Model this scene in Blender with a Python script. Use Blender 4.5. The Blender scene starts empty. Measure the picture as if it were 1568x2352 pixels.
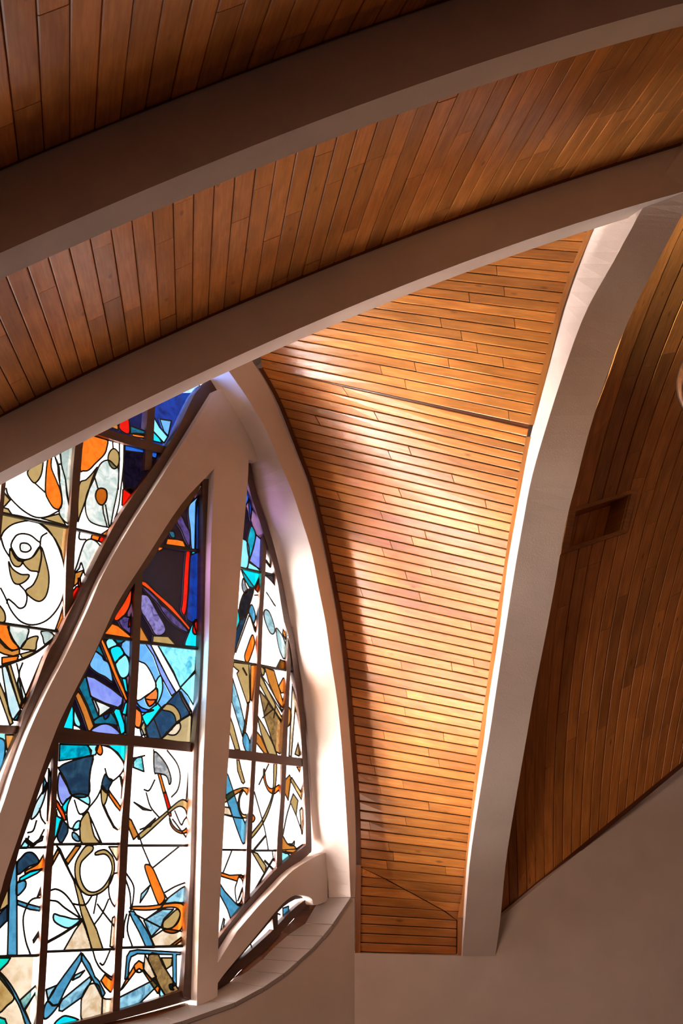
import bpy, bmesh, math, random
import numpy as np
from mathutils import Vector as V

random.seed(7)
SC = bpy.context.scene
COL = SC.collection

# ------------------------------------------------------------------ camera
EYE = V((0.0, 0.0, 5.0))          # standing on the gallery, floor of the nave at z = 0
FOC = 2392.0                      # focal length for a 1568 x 2352 frame
PITCH = math.radians(19.6)
cam = bpy.data.cameras.new('camera')
cam.sensor_fit = 'VERTICAL'
cam.sensor_height = 36.0
cam.lens = FOC / 2352.0 * 36.0
cam.clip_start = 0.05
camo = bpy.data.objects.new('camera', cam)
COL.objects.link(camo)
camo.location = EYE
camo.rotation_euler = (math.pi / 2 + PITCH, 0, 0)
SC.camera = camo

# ------------------------------------------------------------------ light and exposure
SC.view_settings.view_transform = 'Standard'
SC.view_settings.look = 'None'
SC.view_settings.gamma = 1.0
SC.view_settings.use_curve_mapping = False
SC.view_settings.exposure = 0.0
GLASS = 3.0                       # daylight behind clear glass
w = bpy.data.worlds.new('dim_nave')
SC.world = w
w.use_nodes = True
w.node_tree.nodes['Background'].inputs[0].default_value = (1.0, 0.56, 0.40, 1)
w.node_tree.nodes['Background'].inputs[1].default_value = 0.09


def area(name, loc, target, size, power, color):
    l = bpy.data.lights.new(name, 'AREA')
    l.shape = 'RECTANGLE'
    l.size, l.size_y = size
    l.energy = power
    l.color = color
    l.spread = math.radians(115)
    o = bpy.data.objects.new(name, l)
    COL.objects.link(o)
    o.location = loc
    o.rotation_euler = (V(target) - V(loc)).to_track_quat('-Z', 'Y').to_euler()
    return o


# warm fill lamp added behind and left of the gallery
area('nave_fill_light', (-4.4, -1.8, 6.0), (0.5, 6.5, 7.6), (3.0, 3.0), 230, (1.0, 0.66, 0.48))

# low sun in haze behind the stained glass, and an added upward sun to brighten the upper vault
def sun(name, azimuth, rising, energy, angle, color):
    l = bpy.data.lights.new(name, 'SUN')
    l.energy = energy
    l.angle = math.radians(angle)
    l.color = color
    o = bpy.data.objects.new(name, l)
    COL.objects.link(o)
    a, e = math.radians(azimuth), math.radians(rising)
    o.rotation_euler = V((math.sin(a) * math.cos(e), math.cos(a) * math.cos(e), math.sin(e))).to_track_quat('-Z', 'Y').to_euler()
    o.location = (-8, 9, 9)


sun('hazy_sun', 60, 3, 265, 54, (1.0, 0.95, 0.88))
sun('upward_fill_sun', 72, 36, 250, 52, (1.0, 0.93, 0.84))

# ------------------------------------------------------------------ geometry helpers
FWD = V((0, math.cos(PITCH), math.sin(PITCH)))
UPV = V((0, -math.sin(PITCH), math.cos(PITCH)))


def ray(u, v):
    return (V((1, 0, 0)) * ((u - 784.0) / FOC) + UPV * ((1176.0 - v) / FOC) + FWD)


def hit(u, v, p0, n):
    d = ray(u, v)
    return EYE + d * ((p0 - EYE).dot(n) / d.dot(n))


def at(u, v, dist):
    """point seen at (u, v) whose horizontal distance from the gallery is dist"""
    d = ray(u, v)
    return EYE + d * (dist / math.hypot(d.x, d.y))


def az(u, v):
    d = ray(u, v)
    return math.atan2(d.x, d.y)


def catmull(pts, sub=4, closed=False):
    pts = [V(p) for p in pts]
    n = len(pts)
    if n < 3:
        return pts
    out = []
    rng = range(n if closed else n - 1)
    for i in rng:
        if closed:
            p0, p1, p2, p3 = pts[i - 1], pts[i], pts[(i + 1) % n], pts[(i + 2) % n]
        else:
            p1, p2 = pts[i], pts[i + 1]
            p0 = pts[i - 1] if i else p1 * 2 - p2
            p3 = pts[i + 2] if i + 2 < n else p2 * 2 - p1
        for k in range(sub):
            t = k / sub
            out.append(0.5 * ((2 * p1) + (p2 - p0) * t + (2 * p0 - 5 * p1 + 4 * p2 - p3) * t * t
                              + (3 * p1 - p0 - 3 * p2 + p3) * t ** 3))
    if not closed:
        out.append(pts[-1])
    return out


def resample(pts, n):
    pts = [V(p) for p in pts]
    L = [0.0]
    for a, b in zip(pts, pts[1:]):
        L.append(L[-1] + (b - a).length)
    out = []
    j = 0
    for k in range(n):
        s = L[-1] * k / (n - 1)
        while j < len(L) - 2 and L[j + 1] < s:
            j += 1
        t = 0 if L[j + 1] == L[j] else (s - L[j]) / (L[j + 1] - L[j])
        out.append(pts[j].lerp(pts[j + 1], min(max(t, 0), 1)))
    return out


def interp(tab, x):
    tab = sorted(tab)
    return float(np.interp(x, [a for a, b in tab], [b for a, b in tab]))


def smooth_tab(tab):
    p = catmull([(a, b, 0) for a, b in sorted(tab)], 12)
    X, Y = [q.x for q in p], [q.y for q in p]
    return lambda x: float(np.interp(x, X, Y))


def link(name, verts, faces, mat, parent=None, uvs=None, smooth=False, fix=True):
    me = bpy.data.meshes.new(name)
    me.from_pydata([tuple(v) for v in verts], [], faces)
    if uvs:
        l = me.uv_layers.new(name='UVMap')
        for lp in me.loops:
            l.data[lp.index].uv = uvs[lp.vertex_index]
    if fix:
        bm = bmesh.new()
        bm.from_mesh(me)
        bmesh.ops.recalc_face_normals(bm, faces=bm.faces)
        bm.to_mesh(me)
        bm.free()
    if smooth:
        for p in me.polygons:
            p.use_smooth = True
    me.materials.append(mat)
    o = bpy.data.objects.new(name, me)
    COL.objects.link(o)
    if parent:
        o.parent = parent
    return o


def tag(o, label, cat, kind=None, group=None):
    o['label'] = label
    o['category'] = cat
    if kind:
        o['kind'] = kind
    if group:
        o['group'] = group
    return o


def empty(name, loc):
    o = bpy.data.objects.new(name, None)
    COL.objects.link(o)
    o.location = loc
    return o


def under(o, parent):
    """make o a child of an empty that stands away from the origin, keeping its place"""
    o.parent = parent
    o.matrix_parent_inverse = parent.matrix_basis.inverted()
    return o


def prism(front, back, acc=None):
    """closed solid between two matching outlines"""
    n = len(front)
    vs = list(front) + list(back)
    fs = [tuple(range(n)), tuple(range(2 * n - 1, n - 1, -1))]
    for i in range(n):
        j = (i + 1) % n
        fs.append((i, i + n, j + n, j))
    return vs, fs


def merge(parts):
    V_, F_ = [], []
    for vs, fs in parts:
        o = len(V_)
        V_ += list(vs)
        F_ += [tuple(i + o for i in f) for f in fs]
    return V_, F_


def loft(sections, closed=True, caps=True):
    """sections: list of equal-length rings"""
    m = len(sections[0])
    vs = [p for s in sections for p in s]
    fs = []
    for k in range(len(sections) - 1):
        for i in range(m if closed else m - 1):
            j = (i + 1) % m
            fs.append((k * m + i, k * m + j, (k + 1) * m + j, (k + 1) * m + i))
    if caps and closed:
        fs.append(tuple(range(m)))
        fs.append(tuple(range((len(sections) - 1) * m, len(sections) * m)))
    return vs, fs


def sample(rail, t):
    f = t * (len(rail) - 1)
    i = min(int(f), len(rail) - 2)
    return rail[i].lerp(rail[i + 1], f - i)


def plank(parent, ra, rb, ta, tb, gap, thick, mat, seg=8, name='plank', off=0.0):
    """one board between two rails, from t-ends ta=(start,end) on rail a and tb on rail b"""
    A, B = [], []
    for k in range(seg + 1):
        f = k / seg
        a = sample(ra, ta[0] + (ta[1] - ta[0]) * f)
        b = sample(rb, tb[0] + (tb[1] - tb[0]) * f)
        wd = (b - a).length
        g = min(0.3, gap / max(wd, 1e-4))
        A.append(a.lerp(b, g))
        B.append(a.lerp(b, 1 - g))
    mid = seg // 2
    nrm = (A[-1] - A[0]).cross(B[mid] - A[mid]).normalized()
    if nrm.dot(A[mid] - EYE) < 0:
        nrm = -nrm
    A = [p + nrm * off for p in A]
    B = [p + nrm * off for p in B]
    n = seg + 1
    bev = min(0.006, (B[mid] - A[mid]).length * 0.1)
    vs, uv = [], []
    L = 0
    u0 = random.random() * 20
    v0 = random.random() * 20
    for k in range(n):
        if k:
            L += ((A[k] - A[k - 1]).length + (B[k] - B[k - 1]).length) / 2
        wd = (B[k] - A[k]).length
        dirv = (B[k] - A[k]).normalized()
        ring = [A[k] + nrm * bev * 0.6, A[k] + dirv * bev, B[k] - dirv * bev, B[k] + nrm * bev * 0.6,
                B[k] + nrm * thick, A[k] + nrm * thick]
        vs += ring
        for q in (0, 0.06, 0.94, 1, 1.2, -0.2):
            uv.append((u0 + L, v0 + wd * q))
    fs = []
    for k in range(n - 1):
        for i in range(6):
            j = (i + 1) % 6
            fs.append((k * 6 + i, k * 6 + j, (k + 1) * 6 + j, (k + 1) * 6 + i))
    fs.append((0, 1, 2, 3, 4, 5))
    fs.append(tuple((n - 1) * 6 + i for i in range(6)))
    return link(name, vs, fs, mat, parent, uv)


# ------------------------------------------------------------------ materials
def lin(c):
    return tuple((x / 255 / 12.92 if x <= 10 else ((x / 255 + 0.055) / 1.055) ** 2.4) for x in c)


def newmat(name):
    m = bpy.data.materials.new(name)
    m.use_nodes = True
    nt = m.node_tree
    return m, nt, nt.nodes['Principled BSDF']


def N(nt, typ, **kw):
    n = nt.nodes.new(typ)
    for k, v in kw.items():
        if k.startswith('i_'):
            n.inputs[k[2:].replace('_', ' ')].default_value = v
        else:
            setattr(n, k, v)
    return n


def mix(nt, fac, a, b, blend='MIX'):
    n = nt.nodes.new('ShaderNodeMix')
    n.data_type = 'RGBA'
    n.blend_type = blend
    for sock, val in ((n.inputs[0], fac), (n.inputs[6], a), (n.inputs[7], b)):
        if hasattr(val, 'links') or hasattr(val, 'is_linked'):
            nt.links.new(val, sock)
        elif isinstance(val, tuple):
            sock.default_value = (*val, 1) if len(val) == 3 else val
        else:
            sock.default_value = val
    return n.outputs[2]


def wood(name, base, dark, rough=0.3, knots=True, spread=0.35):
    m, nt, bs = newmat(name)
    uv = N(nt, 'ShaderNodeUVMap')
    mp = N(nt, 'ShaderNodeMapping')
    mp.inputs['Scale'].default_value = (1.3, 26, 1)
    nt.links.new(uv.outputs[0], mp.inputs[0])
    gr = N(nt, 'ShaderNodeTexNoise', i_Scale=2.2, i_Detail=6.0, i_Roughness=0.62, i_Distortion=0.6)
    nt.links.new(mp.outputs[0], gr.inputs['Vector'])
    rp = N(nt, 'ShaderNodeValToRGB')
    rp.color_ramp.elements[0].position = 0.36
    rp.color_ramp.elements[1].position = 0.72
    nt.links.new(gr.outputs[0], rp.inputs[0])
    c = mix(nt, rp.outputs[0], dark, base)
    # broad blotches of the pine
    mp2 = N(nt, 'ShaderNodeMapping')
    mp2.inputs['Scale'].default_value = (1.6, 5, 1)
    nt.links.new(uv.outputs[0], mp2.inputs[0])
    bl = N(nt, 'ShaderNodeTexNoise', i_Scale=1.6, i_Detail=3.0)
    nt.links.new(mp2.outputs[0], bl.inputs['Vector'])
    r2 = N(nt, 'ShaderNodeMapRange', i_From_Min=0.3, i_From_Max=0.7, i_To_Min=0.72, i_To_Max=1.12)
    nt.links.new(bl.outputs[0], r2.inputs[0])
    c = mix(nt, 1.0, c, r2.outputs[0], 'MULTIPLY')
    oi = N(nt, 'ShaderNodeObjectInfo')
    r3 = N(nt, 'ShaderNodeMapRange', i_To_Min=1 - spread, i_To_Max=1 + spread * 0.35)
    nt.links.new(oi.outputs['Random'], r3.inputs[0])
    c = mix(nt, 1.0, c, r3.outputs[0], 'MULTIPLY')
    if knots:
        vo = N(nt, 'ShaderNodeTexVoronoi', i_Scale=3.2)
        vo.inputs['Randomness'].default_value = 1.0
        mp3 = N(nt, 'ShaderNodeMapping')
        mp3.inputs['Scale'].default_value = (0.75, 1.9, 1)
        nt.links.new(uv.outputs[0], mp3.inputs[0])
        nt.links.new(mp3.outputs[0], vo.inputs['Vector'])
        r4 = N(nt, 'ShaderNodeMapRange', i_From_Min=0.035, i_From_Max=0.11, i_To_Min=0.85, i_To_Max=0.0)
        nt.links.new(vo.outputs['Distance'], r4.inputs[0])
        c = mix(nt, r4.outputs[0], c, tuple(x * 0.35 for x in dark))
    # small dark nail heads
    vn = N(nt, 'ShaderNodeTexVoronoi', i_Scale=5.0)
    mp4 = N(nt, 'ShaderNodeMapping')
    mp4.inputs['Scale'].default_value = (0.9, 1.6, 1)
    nt.links.new(uv.outputs[0], mp4.inputs[0])
    nt.links.new(mp4.outputs[0], vn.inputs['Vector'])
    r5 = N(nt, 'ShaderNodeMapRange', i_From_Min=0.016, i_From_Max=0.026, i_To_Min=0.8, i_To_Max=0.0)
    nt.links.new(vn.outputs['Distance'], r5.inputs[0])
    c = mix(nt, r5.outputs[0], c, tuple(x * 0.18 for x in dark))
    nt.links.new(c, bs.inputs['Base Color'])
    bs.inputs['Roughness'].default_value = rough
    bs.inputs['Specular IOR Level'].default_value = 0.65
    bp = N(nt, 'ShaderNodeBump', i_Strength=0.12, i_Distance=0.003)
    nt.links.new(gr.outputs[0], bp.inputs['Height'])
    nt.links.new(bp.outputs[0], bs.inputs['Normal'])
    return m


def plain(name, col, rough=0.7, var=0.06, scale=3.0, bump=0.25, bscale=90):
    m, nt, bs = newmat(name)
    tc = N(nt, 'ShaderNodeNewGeometry')
    n1 = N(nt, 'ShaderNodeTexNoise', i_Scale=scale, i_Detail=4.0)
    nt.links.new(tc.outputs['Position'], n1.inputs['Vector'])
    r = N(nt, 'ShaderNodeMapRange', i_From_Min=0.3, i_From_Max=0.7, i_To_Min=1 - var, i_To_Max=1 + var)
    nt.links.new(n1.outputs[0], r.inputs[0])
    c = mix(nt, 1.0, col, r.outputs[0], 'MULTIPLY')
    nt.links.new(c, bs.inputs['Base Color'])
    bs.inputs['Roughness'].default_value = rough
    n2 = N(nt, 'ShaderNodeTexNoise', i_Scale=float(bscale), i_Detail=3.0)
    nt.links.new(tc.outputs['Position'], n2.inputs['Vector'])
    bp = N(nt, 'ShaderNodeBump', i_Strength=bump, i_Distance=0.004)
    nt.links.new(n2.outputs[0], bp.inputs['Height'])
    nt.links.new(bp.outputs[0], bs.inputs['Normal'])
    return m


PINE = wood('honey_pine', (0.80, 0.36, 0.092), (0.62, 0.215, 0.043))
PINE_TRIM = wood('pine_trim', (0.66, 0.30, 0.09), (0.48, 0.18, 0.045), knots=False, spread=0.15)
BROWN_TRIM = wood('brown_trim', (0.20, 0.065, 0.025), (0.11, 0.035, 0.014), knots=False, spread=0.1)
FRAME = wood('dark_window_wood', (0.12, 0.045, 0.022), (0.07, 0.025, 0.012), rough=0.42, knots=False, spread=0.05)
BACK = plain('dark_backing', (0.05, 0.02, 0.01), 0.9)
PLASTER = plain('white_plaster', (0.74, 0.64, 0.58), 0.85)
STONE = plain('sill_tile', (0.40, 0.35, 0.32), 0.5, 0.1)
LEAD = plain('dark_lead', (0.02, 0.025, 0.022), 0.5)
FLOORM = plain('stone_floor', (0.14, 0.09, 0.06), 0.6)
METAL = plain('brass_metal', (0.45, 0.33, 0.18), 0.35, bump=0.02)

GM = {}
#        colour, light, mottle colour, amount, scale
GLASSES = {
    'w': ((246, 240, 240), GLASS, (215, 222, 222), 0.12, 7),
    'fw': ((246, 232, 222), 0.8, (225, 205, 190), 0.3, 7),
    'g': ((240, 243, 238), 1.05, (120, 165, 155), 0.6, 9),
    'pg': ((205, 222, 216), 0.9, (90, 130, 120), 0.6, 8),
    'tw': ((240, 222, 198), 1.1, (186, 148, 96), 0.75, 6),
    't': ((196, 166, 108), 1.0, (176, 140, 84), 0.5, 8),
    'td': ((176, 140, 86), 0.85, (70, 48, 28), 0.6, 16),
    'to': ((214, 138, 58), 1.0, (190, 100, 30), 0.6, 10),
    'o': ((255, 132, 36), 1.05, (250, 90, 20), 0.55, 10),
    'ro': ((255, 84, 20), 1.0, (230, 40, 8), 0.6, 10),
    'r': ((244, 26, 10), 1.0, (190, 10, 4), 0.5, 10),
    'c': ((10, 224, 238), 1.1, (20, 190, 220), 0.5, 6),
    'cm': ((150, 232, 236), 1.2, (0, 130, 150), 0.85, 13),
    'lc': ((136, 220, 240), 1.25, (170, 235, 245), 0.5, 5),
    'lw': ((225, 244, 248), 1.0, (150, 215, 232), 0.5, 5),
    's': ((124, 190, 244), 1.1, (60, 140, 220), 0.6, 7),
    'p': ((150, 166, 240), 1.05, (96, 110, 220), 0.55, 7),
    'b': ((16, 70, 176), 0.9, (6, 16, 70), 0.8, 9),
    'b2': ((40, 110, 226), 1.0, (20, 50, 160), 0.6, 9),
    'n': ((14, 34, 104), 0.8, (4, 8, 30), 0.8, 9),
    'k': ((34, 24, 48), 0.6, (10, 8, 16), 0.8, 12),
    'v': ((104, 88, 160), 0.8, (38, 24, 62), 0.9, 14),
    'v2': ((160, 150, 215), 0.9, (70, 50, 110), 0.9, 14),
    'sl': ((34, 58, 84), 0.85, (70, 120, 150), 0.5, 9),
    'st': ((84, 164, 204), 1.0, (50, 112, 150), 0.7, 8),
    'sw': ((150, 204, 224), 1.2, (34, 84, 118), 0.85, 9),
    'te': ((26, 130, 158), 0.9, (6, 60, 90), 0.8, 11),
    'tc': ((0, 190, 214), 1.0, (0, 76, 116), 0.8, 7),
    'pb': ((176, 210, 216), 1.1, (90, 140, 150), 0.6, 8),
    'gm': ((206, 204, 204), 0.9, (76, 96, 110), 0.8, 10),
    'd': ((58, 54, 62), 0.6, (30, 28, 34), 0.6, 10),
    'rd': ((176, 52, 12), 0.9, (120, 20, 4), 0.6, 10),
}


def gmat(k, role='lit', base='w'):
    """role 'lit': glass that glows with the daylight behind it and lets part of the sun through;
    role 'filter': coloured glass laid over a lit pane of the given base"""
    key = (k, role, base if role == 'filter' else '')
    if key in GM:
        return GM[key]
    col, st, col2, amt, sc = GLASSES[k]
    m, nt, bs = newmat('glass_' + k)
    ge = N(nt, 'ShaderNodeNewGeometry')
    oi = N(nt, 'ShaderNodeObjectInfo')
    ad = N(nt, 'ShaderNodeVectorMath', operation='MULTIPLY_ADD')
    nt.links.new(oi.outputs['Random'], ad.inputs[0])
    ad.inputs[1].default_value = (13, 7, 5)
    nt.links.new(ge.outputs['Position'], ad.inputs[2])
    n1 = N(nt, 'ShaderNodeTexNoise', i_Scale=float(sc), i_Detail=5.0, i_Roughness=0.6, i_Distortion=1.2)
    nt.links.new(ad.outputs[0], n1.inputs['Vector'])
    r = N(nt, 'ShaderNodeMapRange', i_From_Min=0.42, i_From_Max=0.68, i_To_Min=0.0, i_To_Max=amt)
    nt.links.new(n1.outputs[0], r.inputs[0])
    tr = N(nt, 'ShaderNodeBsdfTransparent')
    if role == 'filter':
        bc, bst = lin(GLASSES[base][0]), GLASSES[base][1]
        f = lambda c: tuple(min(1.0, math.sqrt(max(0.0, x * st / (y * bst)))) for x, y in zip(lin(c), bc))
        nt.links.new(mix(nt, r.outputs[0], f(col), f(col2)), tr.inputs[0])
        nt.links.new(tr.outputs[0], nt.nodes['Material Output'].inputs[0])
        nt.nodes.remove(bs)
    else:
        c = mix(nt, r.outputs[0], lin(col), lin(col2))
        nt.links.new(c, bs.inputs['Emission Color'])
        bs.inputs['Emission Strength'].default_value = st * (1.0 if role == 'glow' else 1.4)
        bs.inputs['Base Color'].default_value = (*[x * 0.1 for x in lin(col)], 1)
        bs.inputs['Roughness'].default_value = 0.2
        if k == 'k':
            tr.inputs[0].default_value = (0.25, 0.20, 0.32, 1)
        elif st < 1.3:
            tr.inputs[0].default_value = (*[0.25 + 0.75 * math.sqrt(x) for x in lin(col)], 1)
        else:
            tr.inputs[0].default_value = (*lin(col), 1)
        ms = N(nt, 'ShaderNodeMixShader')
        ms.inputs[0].default_value = 0.0 if role == 'glow' else 0.5
        nt.links.new(bs.outputs[0], ms.inputs[1])
        nt.links.new(tr.outputs[0], ms.inputs[2])
        nt.links.new(ms.outputs[0], nt.nodes['Material Output'].inputs[0])
    GM[key] = m
    return m


# ------------------------------------------------------------------ window wall: planes
def hdir(deg):
    a = math.radians(deg)
    return V((math.sin(a), math.cos(a), 0))


WE = hdir(43)                                     # along the window wall
WN = V((math.cos(math.radians(43)), -math.sin(math.radians(43)), 0))   # into the room
a0 = math.atan((480 - 784) / 2540)
WP = V((9 * math.sin(a0), 9 * math.cos(a0), 5.0))
OF, OM = 0.376, 0.14                              # arch front, tracery front


def G(u, v, off=0.0):
    return hit(u, v, WP + WN * off, WN)


def solid(px, off, depth, sm=False, sub=4):
    if sm:
        px = [(p.x, p.y) for p in catmull([(x, y, 0) for x, y in px], sub, True)]
    f = [G(x, y, off) for x, y in px]
    return prism(f, [p - WN * depth for p in f])


def strip(ra, rb, off, depth, n=None, sub=4):
    """bar between two pixel rails"""
    n = n or max(2, 3 * max(len(ra), len(rb)) - 2)
    if len(ra) > 2:
        ra = catmull([(x, y, 0) for x, y in ra], sub)
    if len(rb) > 2:
        rb = catmull([(x, y, 0) for x, y in rb], sub)
    A = [G(p[0], p[1], off) for p in resample([(p[0], p[1], 0) for p in ra], n)]
    B = [G(p[0], p[1], off) for p in resample([(p[0], p[1], 0) for p in rb], n)]
    return loft([[a, b, b - WN * depth, a - WN * depth] for a, b in zip(A, B)])


CROPS = {'A': (0, 850, 500 / 1568), 'B': (0, 1400, 400 / 1568), 'C': (0, 1850, 450 / 1568),
         'D': (130, 1050, 370 / 1568), 'E': (120, 1450, 380 / 1568), 'F': (480, 1050, 280 / 1317),
         'G': (480, 1500, 320 / 1505), 'H': (430, 1900, 450 / 1568)}


def px(crop, s):
    x0, y0, k = CROPS[crop]
    out = []
    for t in s.split():
        a, b = t.split(',')
        out.append((x0 + float(a) * k, y0 + float(b) * k))
    return out


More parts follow.
